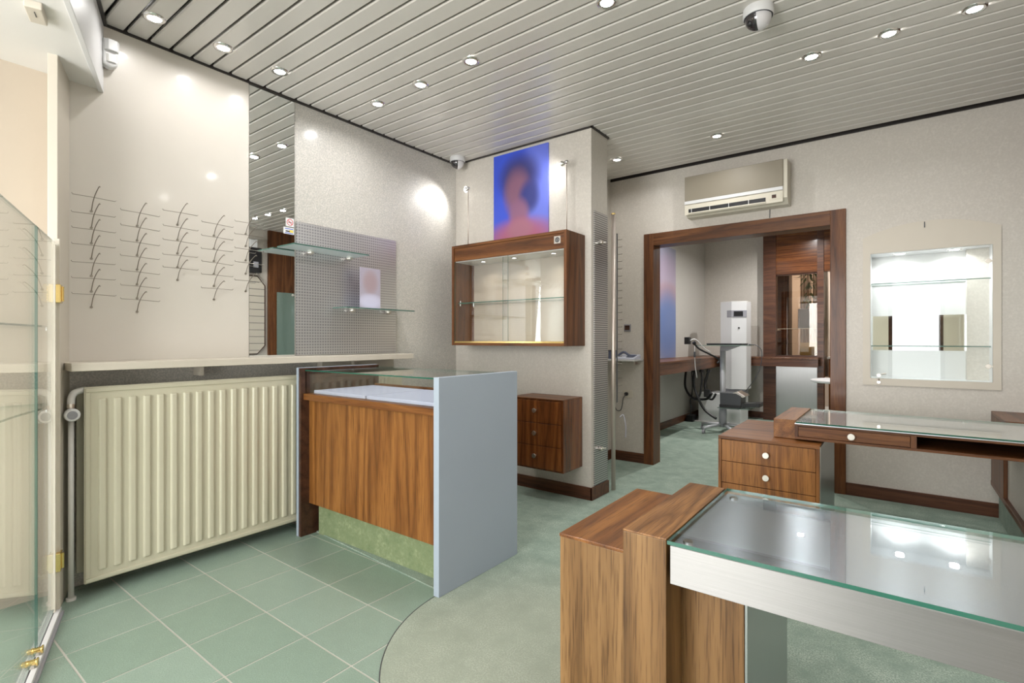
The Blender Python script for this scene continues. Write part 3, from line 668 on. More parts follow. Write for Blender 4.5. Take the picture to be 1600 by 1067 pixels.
obj('emblem', G().lathe((-1.9475, cy0+.0043, 1.920), [(.010, 0), (.013, -.0015), (.017, -.0015), (.019, 0)], 20, 'Y').lathe((-1.9475, cy0+.0043, 1.920), [(.0005, -.002), (.006, -.002), (.007, 0)], 14, 'Y')
    .box(-1.949, -1.946, cy0+.0025, cy0+.0045, 1.906, 1.934), 'dark_grey', b)
# rod spotlights
for x, top, dx, l in ((-2.935, 2.50, -.035, 'slim rod spotlight left of the blue poster'), (-1.955, 2.52, -.045, 'slim rod spotlight right of the blue poster')):
    q = thing('rod_spotlight', (x, 3.27, 1.985), l+', standing on the wall cabinet', 'lamp', 'rod spotlights on the wall cabinet')
    obj('foot', G().cyl((x, 3.27, 1.985), (x, 3.27, 1.992), .012), 'chrome', q)
    obj('rod', G().cyl((x, 3.27, 1.99), (x, 3.27, top), .0035, n=10), 'brushed_warm', q, sm=True)
    obj('joint', G().sphere((x, 3.27, top), .017, (1, 1, .9)), 'chrome', q, sm=True)
    h = obj('lamp_head', G().lathe((x+dx, 3.285, top+.002), [(.0005, .022), (.010, .02), (.016, .008), (.022, -.006)], 20, 'Y' if 0 else 'X' if dx > 0 else 'X'), 'chrome', q, sm=True)
    obj('bulb', G().sphere((x+dx-.006, 3.285, top+.002), .020 if l.startswith('slim rod spotlight left') else .010, (.6, 1, 1.3)), 'lamp', h)
    sp = bpy.data.lights.new('rod_beam', 'SPOT'); sp.energy = 7 if x < -2.5 else 3; sp.spot_size = math.radians(120); sp.spot_blend = 1; sp.shadow_soft_size = .012; sp.color = (1, .98, .96)
    so_ = bpy.data.objects.new('rod_beam', sp); C.objects.link(so_); so_.location = (x+dx-.03 if x < -2.5 else x-.05, 3.24, top)
    tgt = Vector((XL, 3.05, 2.3)) if x < -2.5 else Vector((-2.25, 3.39, 2.42))
    so_.rotation_euler = (tgt-so_.location).to_track_quat('-Z', 'Y').to_euler()
# poster
t = thing('poster', (-2.463, 3.385, 2.06), 'blue poster with a blurred portrait above the oak wall cabinet', 'poster')
obj('print', G().box(-2.739, -2.188, 3.376, 3.389, 2.0, 2.755), 'poster', t, loc=None)
M_fix = bpy.data.objects[t.name]

# floating drawer cabinet
def knob(p, d, r, par, mat='chrome', n=18):
    p = Vector(p); d = Vector(d)
    k = obj('knob', G().cyl(p, p+d*.018, r*.45, n=n).cyl(p+d*.014, p+d*.020, r*.75, r, n).cyl(p+d*.020, p+d*.027, r, r*.92, n), mat, par, .001, sm=False)
    return k
t = thing('drawer_cabinet', (-2.12, 3.25, .25), 'dark rosewood three-drawer cabinet hung on the wall below the display cabinet', 'cabinet')
obj('carcass', G().box(-2.345, -1.89, 3.115, 3.389, .247, .765), 'rosewood', t, .002)
obj('top', G().box(-2.345, -1.89, 3.10, 3.389, .765, .772), 'brown_x', t, .001)
for i in range(3):
    z0 = .262+i*.166
    dd = obj('drawer', G().box(-2.333, -1.906, 3.100, 3.115, z0, z0+.162), 'rosewood', t, .0015)
    knob((-2.12, 3.100, z0+.09), (0, -1, 0), .017, dd, 'nickel')

# slotted steel panel on pilaster side + pegs
t = thing('slotted_panel', (-1.812, 3.54, .1), 'tall slotted steel panel on the side of the pilaster', 'panel')
obj('sheet', G().box(-1.815, -1.806, 3.425, 3.642, .105, 2.17), 'slots', t)
for z in (1.94, .375):
    k = obj('fixing_knob', G().cyl((-1.806, 3.50, z), (-1.78, 3.50, z), .016, .018, 16), 'nickel', t, .002)
    obj('pin', G().cyl((-1.78, 3.50, z), (-1.765, 3.53, z), .005, n=8), 'nickel', k)
# frame display pole
t = thing('frame_display_pole', (-1.80, 3.73, .006), 'tall round steel display pole with peg rail behind the pilaster', 'display stand')
obj('pole', G().cyl((-1.80, 3.73, .006), (-1.80, 3.73, 2.20), .0165, n=20), 'brushed_warm', t, sm=True)
obj('cap', G().sphere((-1.80, 3.73, 2.20), .0175, (1, 1, .8)), 'brass', t, sm=True)
rail = obj('peg_rail', G().box(-1.785, -1.779, 3.755, 3.765, .70, 2.05), 'dark_grey', t)
for k in range(22):
    z = .78+k*.058
    obj('peg', G().tube([(-1.779, 3.76, z), (-1.745, 3.765, z), (-1.742, 3.766, z+.006)], .003, 6), 'wire', t)
# tiny phone shelf in the recess
t = thing('telephone_shelf', (-2.06, 4.6, 1.0), 'small white shelf on the wall left of the wooden door frame', 'shelf')
obj('board', G().box(-2.27, -1.955, 4.50, YB-.001, .998, 1.014), 'white', t, .002)
obj('bracket', G().box(-2.0, -1.985, 4.58, YB-.001, .965, .998), 'nickel', t, .001); obj('bracket', G().box(-2.2, -2.185, 4.58, YB-.001, .965, .998), 'nickel', t, .001)
t = thing('telephone', (-2.08, 4.6, 1.014), 'grey and white desk telephone on the small shelf beside the door frame', 'telephone')
obj('base', G().prism_x([(4.53, 1.0145), (4.68, 1.0145), (4.68, 1.06), (4.53, 1.03)], -2.16, -1.97), 'phone', t, .004)
obj('keypad', G().prism_x([(4.54, 1.033), (4.64, 1.052), (4.64, 1.056), (4.54, 1.037)], -2.06, -1.99), 'greyblue', t)
obj('handset', G().tube(smooth([(-2.17, 4.60, 1.045), (-2.13, 4.60, 1.075), (-2.10, 4.60, 1.08), (-2.05, 4.60, 1.05), (-1.99, 4.6, 1.048)], 5), .011, 10), 'greyblue', t, sm=True)
t = thing('label_stand', (-2.22, 4.6, 1.014), 'small dark boxes at the left end of the telephone shelf', 'box')
obj('box', G().box(-2.255, -2.195, 4.56, 4.63, 1.0145, 1.09), 'greyblue', t, .003); obj('lid', G().box(-2.257, -2.193, 4.558, 4.632, 1.09, 1.10), 'dark_grey', t, .002)
t = thing('light_switch', (-2.12, YB-.004, 1.32), 'square brown light switch between display pole and door frame', 'switch')
obj('frame', G().box(-2.155, -2.085, YB-.008, YB, 1.283, 1.355), 'grey_plastic', t, .002); obj('rocker', G().box(-2.146, -2.094, YB-.013, YB-.008, 1.297, 1.343), 'dark_wood', t, .002)
t = thing('wall_socket', (-2.12, YB-.004, .665), 'cream wall socket with a black plug and cord below the telephone', 'socket')
obj('frame', G().box(-2.165, -2.065, YB-.008, YB, .63, .705), 'cream', t, .002)
pl = obj('plug', G().cyl((-2.125, YB-.03, .668), (-2.125, YB-.008, .668), .018), 'black', t, .002)
obj('cord', G().tube(smooth([(-2.125, YB-.03, .668), (-2.145, YB-.05, .62), (-2.16, YB-.04, .55), (-2.19, YB-.02, .50), (-2.24, YB-.02, .52), (-2.255, YB-.03, .7), (-2.25, YB-.03, .99)], 6), .004, 6), 'dark_grey', t, sm=True)
obj('cable_loop', G().tube(smooth([(-1.77, 3.78, .58), (-1.75, 3.80, .60), (-1.735, 3.80, .56), (-1.725, 3.80, .50), (-1.728, 3.80, .42)], 6), .005, 8), 'grey_plastic', t, sm=True)

# ------------------------------------------------------------------ air conditioner
t = thing('air_conditioner', (-1.1, 4.62, 2.29), 'beige wall air conditioner above the wooden doorway', 'air conditioner')
ax0, ax1, ay = -1.50, -.69, 4.535
obj('body', G().prism_x([(ay+.01, 2.64), (YB-.001, 2.65), (YB-.001, 2.29), (4.60, 2.29), (ay+.01, 2.335)], ax0, ax1), 'ac_body', t, .004)
obj('front_grille', G().box(ax0, ax1-.03, ay-.002, ay+.012, 2.425, 2.64), 'ac_front', t, .004)
obj('front_bar', G().box(ax0, ax1-.03, ay-.006, ay+.012, 2.395, 2.424), 'white', t, .003)
obj('lower_strip', G().box(ax0, ax1-.03, ay-.002, ay+.012, 2.300, 2.388), 'ac_body', t, .003)
obj('air_outlet', G().box(ax0+.035, -.845, ay-.003, ay+.0, 2.318, 2.352), 'black', t)
for x in (-1.44, -1.285, -1.13, -.975): obj('vane', G().box(x, x+.004, ay-.010, ay-.002, 2.316, 2.354), 'white', t)
obj('louvre', G().box(ax0+.033, -.843, ay-.012, ay-.003, 2.308, 2.318), 'ac_body', t, .002)
cp = obj('control_panel', G().box(-.82, -.73, ay-.0045, ay+.0, 2.325, 2.375), 'ac_body', t, .002)
obj('display', G().box(-.80, -.768, ay-.006, ay-.004, 2.337, 2.365), 'dark_wood', cp, .002)
obj('drain_cord', G().tube([(-.845, YB-.004, 2.295), (-.847, YB-.004, 2.22)], .003, 6), 'dark_grey', t)

# ------------------------------------------------------------------ arched wall niche
t = thing('wall_niche', (.18, YB, .86), 'arched white wall niche display case with glass door and shelves', 'display case')
AX0, AX1, AZ0, AS, AP = -.203, .562, .862, 1.968, 2.054
hw = (AX1-AX0)/2; mid = (AX0+AX1)/2; sag = AP-AS; R_ = (hw*hw+sag*sag)/(2*sag)
top = [(mid+R_*math.sin(a), AP-R_+R_*math.cos(a)) for a in [math.asin(hw/R_)*(1-2*k/20) for k in range(21)]]
OX0, OX1, OZ0, OZ1 = -.157, .52, .912, 1.847
g = G(); outer = [(AX0, AZ0), (AX1, AZ0)]+top
# frame as top piece (arched), bottom and sides
g.prism_y([(AX0, OZ1), (AX1, OZ1)]+top, YB-.012, YB-.0005); g.box(AX0, AX1, YB-.012, YB-.0005, AZ0, OZ0); g.box(AX0, OX0, YB-.012, YB-.0005, OZ0, OZ1); g.box(OX1, AX1, YB-.012, YB-.0005, OZ0, OZ1)
obj('surround', g, 'niche_frame' if 0 else 'cream', t)
by = YB+.22
obj('lining', G().box(OX0-.01, OX0+.002, YB-.0, by, OZ0, OZ1).box(OX1-.002, OX1+.01, YB, by, OZ0, OZ1).box(OX0-.01, OX1+.01, YB, by, OZ1-.002, OZ1+.01).box(OX0-.01, OX1+.01, YB, by, OZ0-.01, OZ0+.002), 'white', t)
obj('back_panel', G().box(OX0, OX1, by-.008, by, 1.385, OZ1).box(OX0, OX1, by-.008, by, OZ0, 1.12), 'white', t)
obj('back_mirror', G().box(OX0, OX1, by-.006, by, 1.12, 1.385), 'mirror', t)
obj('shelf', G().box(OX0+.004, OX1-.004, YB+.04, by-.012, 1.620, 1.627), 'glass', t, edge='glass_edge_soft')
obj('shelf', G().box(OX0+.004, OX1-.004, YB+.04, by-.012, 1.150, 1.158), 'glass', t, edge='glass_edge_soft')
obj('glass_door', G().box(OX0+.001, OX1-.001, YB-.005, YB-.001, OZ0+.001, OZ1-.001), 'glass', t, edge='white')
for z in (1.735, 1.02):
    h = obj('hinge', G().cyl((OX1-.022, YB-.012, z), (OX1-.022, YB+.004, z), .016), 'nickel', t, .002)
    obj('hinge_arm', G().box(OX1-.018, OX1, YB-.004, YB+.006, z-.006, z+.006), 'nickel', h)
lk = obj('lock', G().cyl((-.105, YB-.025, .935), (-.105, YB+.006, .935), .014), 'nickel', t, .002)
obj('key', G().cyl((-.105, YB-.027, .915), (-.105, YB-.027, .895), .004, n=8).cyl((-.105, YB-.029, .885), (-.105, YB-.025, .885), .011, n=12).cyl((-.09, YB-.02, .945), (-.06, YB-.02, .95), .006, n=8), 'nickel', lk)
obj('hook', G().box(.158, .164, YB-.018, YB-.012, 2.005, 2.046), 'dark_grey', t)
for x in (.02, .33):
    s = obj('spotlight', G().lathe((x, YB+.09, OZ1-.002), [(.026, -.003), (.040, -.004), (.044, .0)], 24), 'chrome', t)
    obj('bulb', G().cyl((x, YB+.09, OZ1-.006), (x, YB+.09, OZ1-.003), .027, n=24), 'lamp', s)
    area('niche_lamp', (x, YB+.09, OZ1-.01), (0, 0, 0), .05, .05, 1.25, (.97, .98, 1), 'DISK', math.radians(150))

# ------------------------------------------------------------------ desks
def desk_knob(p, par): return knob(p, (0, -1, 0), .019, par, 'knob_pale')
M['knob_pale'] = plain('knob_pale', (.80, .77, .70, 1), .3, .7)
# front desk
t = thing('front_desk', (.2, 1.45, .006), 'nearest desk with brushed steel top under glass and thick oak end beam', 'desk')
obj('end_beam', G().box(-.555, -.443, 1.205, 1.732, .006, .716), 'oak_pale', t, .0015, label='thick pale oak end upright')
obj('beam_cap', G().box(-.5555, -.4425, 1.2045, 1.7325, .716, .7205), 'oak_pale_y', t, .0015)
obj('pedestal', G().box(-.555, -.292, 1.315, 1.88, .006, .612), 'oak_pale', t, .002)
obj('pedestal_side', G().box(-.291, -.286, 1.318, 1.878, .006, .610), 'steel_z', t)
obj('steel_apron', G().box(-.434, .93, 1.206, 1.211, .615, .706), 'steel_apron', t, .001)
obj('steel_apron', G().box(-.434, .93, 1.727, 1.732, .615, .706), 'steel_apron', t, .001)
obj('steel_top', G().box(-.434, .93, 1.211, 1.727, .700, .706), 'steel_x', t)
obj('underside', G().box(-.434, .93, 1.213, 1.725, .618, .640), 'dark_wood', t)
obj('glass_top', G().box(-.438, .93, 1.198, 1.738, .711, .720), 'glass_laid', t, edge='glass_edge')
for x, y in ((-.405, 1.685), (-.405, 1.25), (.30, 1.69)): obj('spacer', G().cyl((x, y, .706), (x, y, .7108), .012), 'chrome', t)
obj('end_leg', G().box(.82, .93, 1.25, 1.70, .006, .615), 'oak_pale', t)
t = thing('low_block', (-.68, 1.6, .006), 'oak block cabinet standing against the left end of the front desk', 'cabinet')
obj('body', G().box(-.805, -.557, 1.308, 1.878, .006, .612), 'oak_pale', t, .0015)
obj('top', G().box(-.807, -.557, 1.306, 1.880, .612, .622), 'oak_y', t, .002)
# rear desk and pedestal
t = thing('rear_desk', (.0, 3.8, .006), 'rear desk with glass over steel top, one slim drawer and an open slot', 'desk')
obj('end_beam', G().box(-.600, -.480, 3.455, 4.12, .607, .720), 'oak_y', t, .0025)
obj('bottom_board', G().box(-.478, .93, 3.40, 4.085, .618, .632), 'brown_x', t, .001)
obj('top_rail', G().box(-.478, .93, 3.40, 4.085, .694, .706), 'brown_x', t, .001)
obj('divider', G().box(.06, .085, 3.402, 3.95, .632, .694), 'brown', t); obj('rear_rail', G().box(-.478, .93, 3.95, 4.083, .632, .694), 'dark_wood', t)
obj('end_cheek', G().box(-.478, -.462, 3.402, 3.95, .632, .694), 'brown', t)
dd = obj('drawer', G().box(-.46, .058, 3.404, 3.42, .634, .692), 'brown_x', t, .001)
desk_knob((-.20, 3.404, .662), dd)
obj('steel_top', G().box(-.478, .93, 3.40, 4.085, .706, .709), 'steel_far', t)
obj('glass_top', G().box(-.472, .93, 3.392, 4.09, .712, .720), 'glass_laid', t, edge='glass_edge')
for x, y in ((-.43, 4.04), (.32, 4.04)): obj('spacer', G().cyl((x, y, .709), (x, y, .7118), .014), 'chrome', t)
t = thing('drawer_pedestal', (-.61, 3.7, .006), 'oak drawer pedestal carrying the left end of the rear desk', 'cabinet')
px0, px1, py0, py1 = -.886, -.342, 3.31, 4.10
obj('carcass', G().box(px0, px1, py0+.018, py1, .006, .588), 'oak', t)
obj('top', G().box(px0, px1, py0, py1, .588, .606), 'oak_x', t, .0015)
obj('cheek', G().box(px0, px0+.018, py0, py0+.018, .006, .588), 'oak', t, .001); obj('cheek', G().box(px1-.018, px1, py0, py0+.018, .006, .588), 'oak', t, .001)
obj('steel_side', G().box(px1, px1+.004, py0+.004, py1, .006, .60), 'steel_z', t, label='brushed steel cladding on the right side')
for i, (a, b2) in enumerate([(.455, .584), (.322, .451), (.189, .318), (.03, .185)]):
    dd = obj('drawer', G().box(px0+.02, px1-.02, py0+.002, py0+.017, a, b2), 'oak_x' if 0 else 'oak', t, .0012)
    if i < 3: desk_knob(((px0+px1)/2, py0+.002, (a+b2)/2), dd)

# side counter at the right
t = thing('side_counter', (.73, 4.2, .006), 'dark wood topped side counter with carpeted kick at the right edge', 'counter')
obj('top', G().box(.51, XR-.001, 4.13, YB-.017, .70, .722), 'brown_y', t, .002)
obj('end_panel', G().box(.51, .53, 4.2, YB-.017, .24, .70), 'brown', t, .001)
obj('side_panel', G().box(.53, .54, 3.1, 4.2, .255, .612), 'wallpaper', t)
obj('bottom_rail', G().box(.508, .545, 3.1, YB-.017, .225, .255), 'brown_y', t, .003)
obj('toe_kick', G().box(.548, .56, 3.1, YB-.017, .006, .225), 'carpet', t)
obj('body', G().box(.56, XR-.001, 3.1, YB-.017, .006, .61), 'dark_wood', t)

# ------------------------------------------------------------------ right wall things (seen in the mirror)
struct('trim_10', G().box(XR-.05, XR, 3.79, 4.72, 0, ZC), 'brown')
t = thing('glass_door_leaf', (XR-.06, 4.2, .72), 'frosted green glass panel in front of tall brown wood, seen in the mirror', 'glass panel')
obj('pane', G().box(XR-.07, XR-.06, 3.90, 4.62, .80, 1.90), 'teal_glass', t); obj('fixing', G().sphere((XR-.075, 4.14, 1.87), .02), 'nickel', t)
t = thing('electric_box', (XR-.05, 3.58, 2.14), 'black wall box with white cap, seen in the mirror', 'box')
obj('body', G().box(XR-.12, XR, 3.46, 3.65, 2.15, 2.50), 'black', t, .006); obj('cap', G().box(XR-.10, XR, 3.49, 3.60, 2.50, 2.62), 'white', t, .006); obj('plate', G().box(XR-.123, XR-.12, 3.53, 3.60, 2.22, 2.30), 'grey_plastic', t)
t = thing('slat_panel', (XR-.02, 3.3, 1.0), 'octagonal cream slat board on the right wall, seen in the mirror', 'panel')
oc = [(2.6, 1.0), (3.63, 1.0), (3.74, 1.12), (3.74, 1.98), (3.63, 2.11), (2.6, 2.11)]
obj('board', G().prism_x(oc, XR-.027, XR-.001), 'cream', t)
obj('edge_band', G().tube([(XR-.025, y, z) for y, z in oc], .008, 6), 'dark_wood', t)
for k in range(11):
    z = 1.05+k*.097; obj('groove', G().box(XR-.028, XR-.024, 2.6, 3.735 if .12 < z-1.0 < .98 else 3.66, z, z+.006), 'dark_grey', t)

# ------------------------------------------------------------------ back room
t = thing('corner_worktop', (-2.3, 6.8, .81), 'dark wood L-shaped worktop running round the back room', 'worktop')
obj('board', G().box(-2.499, -2.10, 4.95, 8.54, .925, .95).box(-2.10, -.86, 8.12, 8.54, .925, .95), 'brown_y', t, .002)
obj('apron', G().box(-2.13, -2.105, 4.95, 8.15, .80, .925), 'brown_y', t, .001); obj('apron', G().box(-2.10, -.86, 8.125, 8.15, .82, .925), 'base', t, .001)
struct('trim_11', G().box(-1.60, -1.43, 8.40, 8.56, .006, ZC), 'base')
struct('trim_12', G().box(-.90, -.82, 8.40, 8.56, .006, ZC), 'base')
struct('trim_13', G().box(-1.43, -.90, 8.42, 8.54, 2.17, ZC).box(-.82, .4, 8.42, 8.54, 2.17, ZC), 'rosewood_x')
struct('trim_14', G().box(-1.43, -.90, 8.44, 8.47, .006, .82), 'steel_z')
w2 = tag(obj('window_2', G().box(-1.43, -.90, 8.44, 8.50, .95, .975).box(-1.43, -.90, 8.44, 8.50, 2.15, 2.17), 'base', loc=(-1.16, 8.45, .95)), kind='structure')
obj('pane', G().box(-1.43, -1.33, 8.462, 8.47, .975, 2.15), 'bronze_glass', w2); obj('pane', G().box(-1.325, -.90, 8.462, 8.47, .975, 2.15), 'bronze_glass', w2)
t = thing('hatch_glass_shelf', (-1.16, 8.6, 1.36), 'glass shelf behind the bronze hatch glass', 'shelf')
obj('plate', G().box(-1.425, -.905, 8.50, 8.78, 1.36, 1.37), 'frost', t)
obj('support', G().box(-1.43, -1.415, 8.56, 8.70, 1.34, 1.36), 'chrome', t)
t = thing('grey_display_block', (-1.05, 8.64, 1.37), 'square grey board standing on the hatch glass shelf', 'display board')
obj('board', G().box(-1.17, -.99, 8.62, 8.65, 1.3705, 1.66), 'dark_grey', t, .003); obj('foot', G().box(-1.15, -1.01, 8.60, 8.68, 1.3702, 1.376), 'grey_plastic', t)
t = thing('dark_cupboard', (-1.5, 9.2, .006), 'tall dark wood upright behind the bronze glass', 'cupboard')
obj('carcass', G().box(-1.62, -1.36, 9.1, 9.4, .006, 2.4), 'dark_wood', t); obj('door', G().box(-1.60, -1.38, 9.08, 9.1, 1.2, 2.3), 'base', t)
for k, (a, b2) in enumerate([(-1.28, -1.12), (-1.10, -.96), (-.94, -.88)]):
    t = thing('curtain', (a, 9.7, .5), ['left', 'middle', 'right'][k]+' beige curtain panel behind the bronze glass', 'curtain', 'beige curtains of the far room')
    gg = G(); n = 10
    for i in range(n):
        xa = a+(b2-a)*i/n; xb = a+(b2-a)*(i+1)/n; ya = 9.7+.02*math.sin(i*2.1); yb = 9.7+.02*math.sin((i+1)*2.1)
        gg.b.faces.new([gg.b.verts.new(c) for c in ((xa, ya, .6), (xb, yb, .6), (xb, yb, 2.4), (xa, ya, 2.4))])
    o = obj('cloth', gg, 'beige', t); o.modifiers.new('s', 'SOLIDIFY').thickness = .004
t = thing('cardboard_box', (-1.1, 9.3, .95), 'small brown box low behind the bronze glass', 'box')
obj('body', G().box(-1.22, -.98, 9.2, 9.4, .95, 1.15), 'ochre', t, .004); obj('flap', G().box(-1.22, -.98, 9.195, 9.3, 1.15, 1.156), 'ochre', t)
t = thing('far_table', (-1.12, 9.35, .006), 'dark low table behind the hatch', 'table')
obj('top', G().box(-1.34, -.9, 9.15, 9.6, .91, .949), 'dark_wood', t)
for x in (-1.3, -.97): obj('leg', G().box(x, x+.05, 9.2, 9.25, .006, .91), 'dark_wood', t)
def plant(x, y, z, r, h, label, n):
    t = thing('potted_plant', (x, y, z), label, 'plant')
    obj('pot', G().lathe((x, y, z), [(.001, 0), (.07, 0), (.09, .14), (.08, .14), (.075, .1), (.001, .1)], 20), 'white', t, sm=True)
    obj('stem', G().tube(smooth([(x, y, z+.1), (x+.01, y, z+h*.5), (x, y, z+h)], 4), .006, 6), 'leaf', t)
    gg = G()
    for i in range(n):
        a = random.uniform(0, 6.28); zz = z+h*random.uniform(.35, 1.05); l = r*random.uniform(.5, 1); up = random.uniform(-.4, .6)
        p = Vector((x, y, zz)); d = Vector((math.cos(a), math.sin(a), up)).normalized(); s = d.cross(Vector((0, 0, 1))).normalized()*l*.14
        v = [gg.b.verts.new(c) for c in (p, p+d*l*.5+s, p+d*l, p+d*l*.5-s)]; gg.b.faces.new(v)
    o = obj('foliage', gg, 'leaf', t); o['kind'] = 'stuff'
plant(-1.03, 9.05, 1.62, .18, .5, 'green leafy plant hanging high behind the bronze glass', 60) if 0 else None
t = thing('hanging_plant', (-1.06, 9.0, 2.35), 'trailing green plant hanging high behind the bronze glass', 'plant')
obj('pot', G().lathe((-1.06, 9.0, 2.25), [(.001, 0), (.06, 0), (.08, .12), (.07, .12), (.001, .1)], 16), 'beige', t, sm=True)
obj('cord', G().cyl((-1.06, 9.0, 2.35), (-1.06, 9.0, ZC), .003, n=6), 'dark_grey', t)
gg = G()
for i in range(80):
    a = random.uniform(0, 6.28); rr = random.uniform(.0, .12); zz = random.uniform(1.75, 2.35); l = random.uniform(.08, .16)
    p = Vector((-1.06+rr*math.cos(a), 9.0+rr*math.sin(a), zz)); d = Vector((math.cos(a)*.6, math.sin(a)*.6, random.uniform(-1, .1))).normalized(); s = Vector((-math.sin(a), math.cos(a), 0))*l*.14
    gg.b.faces.new([gg.b.verts.new(c) for c in (p, p+d*l*.5+s, p+d*l, p+d*l*.5-s)])
o = obj('foliage', gg, 'leaf', t); o['kind'] = 'stuff'
# far kitchen cabinet through the right-hand gap
t = thing('far_sideboard', (-.4, 9.6, .006), 'brown sideboard with white top in the far room gap', 'sideboard')
obj('body', G().box(-.85, .2, 9.4, 9.9, .006, .90), 'oak', t, .002); obj('top', G().box(-.87, .22, 9.38, 9.9, .90, .93), 'white', t, .002)
for k in range(4):
    x = -.84+k*.26; dr = obj('door', G().box(x, x+.25, 9.385, 9.4, .03, .70), 'oak', t, .001); obj('knob', G().sphere((x+.22, 9.378, .6), .01), 'chrome', dr)
    dr = obj('drawer', G().box(x, x+.25, 9.385, 9.4, .71, .89), 'oak', t, .001); obj('knob', G().sphere((x+.125, 9.378, .8), .01), 'chrome', dr)
plant(-.70, 9.55, .93, .17, .55, 'bushy potted plant on the far sideboard, seen past the door frame', 220)
t = thing('round_table', (-.44, 6.5, .006), 'small white round-edged table partly hidden by the right door jamb', 'table')
obj('top', G().lathe((-.44, 6.5, .74), [(.001, 0), (.29, 0), (.32, .012), (.32, .026), (.30, .032), (.001, .032)], 36), 'white', t, sm=False)
obj('column', G().cyl((-.33, 6.5, .03), (-.33, 6.5, .74), .03), 'chrome', t, sm=True); obj('foot', G().lathe((-.33, 6.5, .006), [(.001, .03), (.05, .028), (.2, .01), (.2, 0)], 30), 'chrome', t)
# poster in back room
t = thing('wall_poster', (-2.495, 6.85, .96), 'blurred pink and blue poster on the left wall of the back room', 'poster')
obj('print', G().box(-2.5, -2.49, 6.0, 7.15, .955, 2.47), 'poster2', t)
# instrument tower
t = thing('instrument_tower', (-1.95, 7.95, .006), 'tall white instrument tower with a small dark display', 'instrument')
ty = 7.72
obj('column', G().prism([(-2.06, ty+.26), (-2.04, ty+.02), (-1.87, ty-.06), (-1.69, ty+.02), (-1.68, ty+.26)], .50, 1.74), 'white', t, .004)
obj('top_cap', G().prism([(-2.06, ty+.26), (-2.04, ty+.02), (-1.87, ty-.06), (-1.69, ty+.02), (-1.68, ty+.26)], 1.7405, 1.75), 'pipe', t, .003)
dp = obj('display_band', G().prism([(-1.94, ty-.03), (-1.87, ty-.066), (-1.686, ty+.016), (-1.686, ty+.03), (-1.87, ty-.05), (-1.94, ty-.02)], 1.52, 1.62), 'grey_plastic', t, .002)
obj('screen', G().prism([(-1.84, ty-.056), (-1.73, ty-.006), (-1.73, ty+.0), (-1.84, ty-.048)], 1.535, 1.605), 'black', dp)
obj('button', G().cyl((-1.78, ty-.03, 1.37), (-1.78, ty-.01, 1.37), .012), 'black', t)
obj('foot_cabinet', G().box(-2.32, -1.74, 7.62, 8.08, .02, .43), 'white', t, .006); obj('plinth', G().box(-2.40, -1.74, 7.58, 8.08, .006, .02), 'pipe', t, .002)
obj('neck', G().box(-2.02, -1.72, 7.78, 8.0, .43, .50), 'grey_plastic', t)
# trolley
TX, TY = -1.79, 6.9
t = thing('instrument_trolley', (TX, TY, .006), 'chrome wheeled trolley with glass table top and lower shelf', 'trolley')
obj('column', G().cyl((TX, TY, .10), (TX, TY, 1.10), .034, n=24), 'satin_metal', t, sm=True); obj('sleeve', G().cyl((TX, TY, .08), (TX, TY, .36), .047, n=24), 'grey_plastic', t, sm=True)
for k in range(5):
    a = math.radians(-125+72*k); ex, ey = TX+.30*math.cos(a), TY+.30*math.sin(a)
    f = obj('foot_arm', G().tube([(TX, TY, .11), (TX+.15*math.cos(a), TY+.15*math.sin(a), .10), (ex, ey, .08)], .020, 10), 'satin_metal', t, sm=True)
    obj('caster', G().cyl((ex-.014, ey, .033), (ex+.014, ey, .033), .027, n=18).cyl((ex, ey, .05), (ex, ey, .085), .008, n=8), 'grey_plastic', f)
pts_ = [(TX-.33, TY-.08), (TX-.28, TY-.14), (TX+.30, TY-.14), (TX+.34, TY-.08), (TX+.34, TY+.14), (TX+.28, TY+.2), (TX-.27, TY+.2), (TX-.33, TY+.14)]
obj('table_top', G().prism(pts_, 1.125, 1.133), 'teal_glass', t)
obj('table_bracket', G().prism_y([(TX-.02, 1.06), (TX+.05, 1.06), (TX+.20, 1.12), (TX+.20, 1.125), (TX-.02, 1.125)], TY-.04, TY+.04), 'grey_plastic', t, .003)
obj('lower_shelf', G().prism([(TX-.03, TY-.15), (TX+.34, TY-.13), (TX+.36, TY+.12), (TX-.03, TY+.15)], .335, .343), 'teal_glass', t)
obj('lower_bracket', G().box(TX, TX+.2, TY-.03, TY+.03, .315, .335), 'grey_plastic', t)
t = thing('black_tray', (TX, TY, 1.133), 'flat black tray lying on the trolley table top', 'tray')
obj('base', G().prism([(TX-.17, TY-.12), (TX+.25, TY-.12), (TX+.28, TY+.1), (TX-.2, TY+.1)], 1.1335, 1.15), 'black', t, .004)
obj('rim', G().tube([(TX-.17, TY-.12, 1.152), (TX+.25, TY-.12, 1.152), (TX+.28, TY+.1, 1.152), (TX-.2, TY+.1, 1.152), (TX-.17, TY-.12, 1.152)], .004, 6), 'dark_grey', t)
t = thing('printer', (TX+.15, TY, .343), 'black desktop printer with open paper tray on the lower trolley shelf', 'printer')
obj('body', G().prism_y([(TX+.0, .345), (TX+.20, .345), (TX+.25, .38), (TX+.25, .50), (TX+.19, .53), (TX+.0, .53)], TY-.14, TY+.12), 'dark_grey', t, .006)
obj('lid', G().prism_y([(TX+.145, .53), (TX+.20, .555), (TX+.30, .50), (TX+.27, .48)], TY-.13, TY+.10), 'nickel', t, .004)
obj('paper_tray', G().prism_y([(TX+.24, .36), (TX+.46, .375), (TX+.46, .425), (TX+.24, .405)], TY-.12, TY+.08), 'black', t, .004)
obj('base_skirt', G().box(TX-.005, TX+.245, TY-.145, TY+.125, .3435, .385), 'black', t, .004)
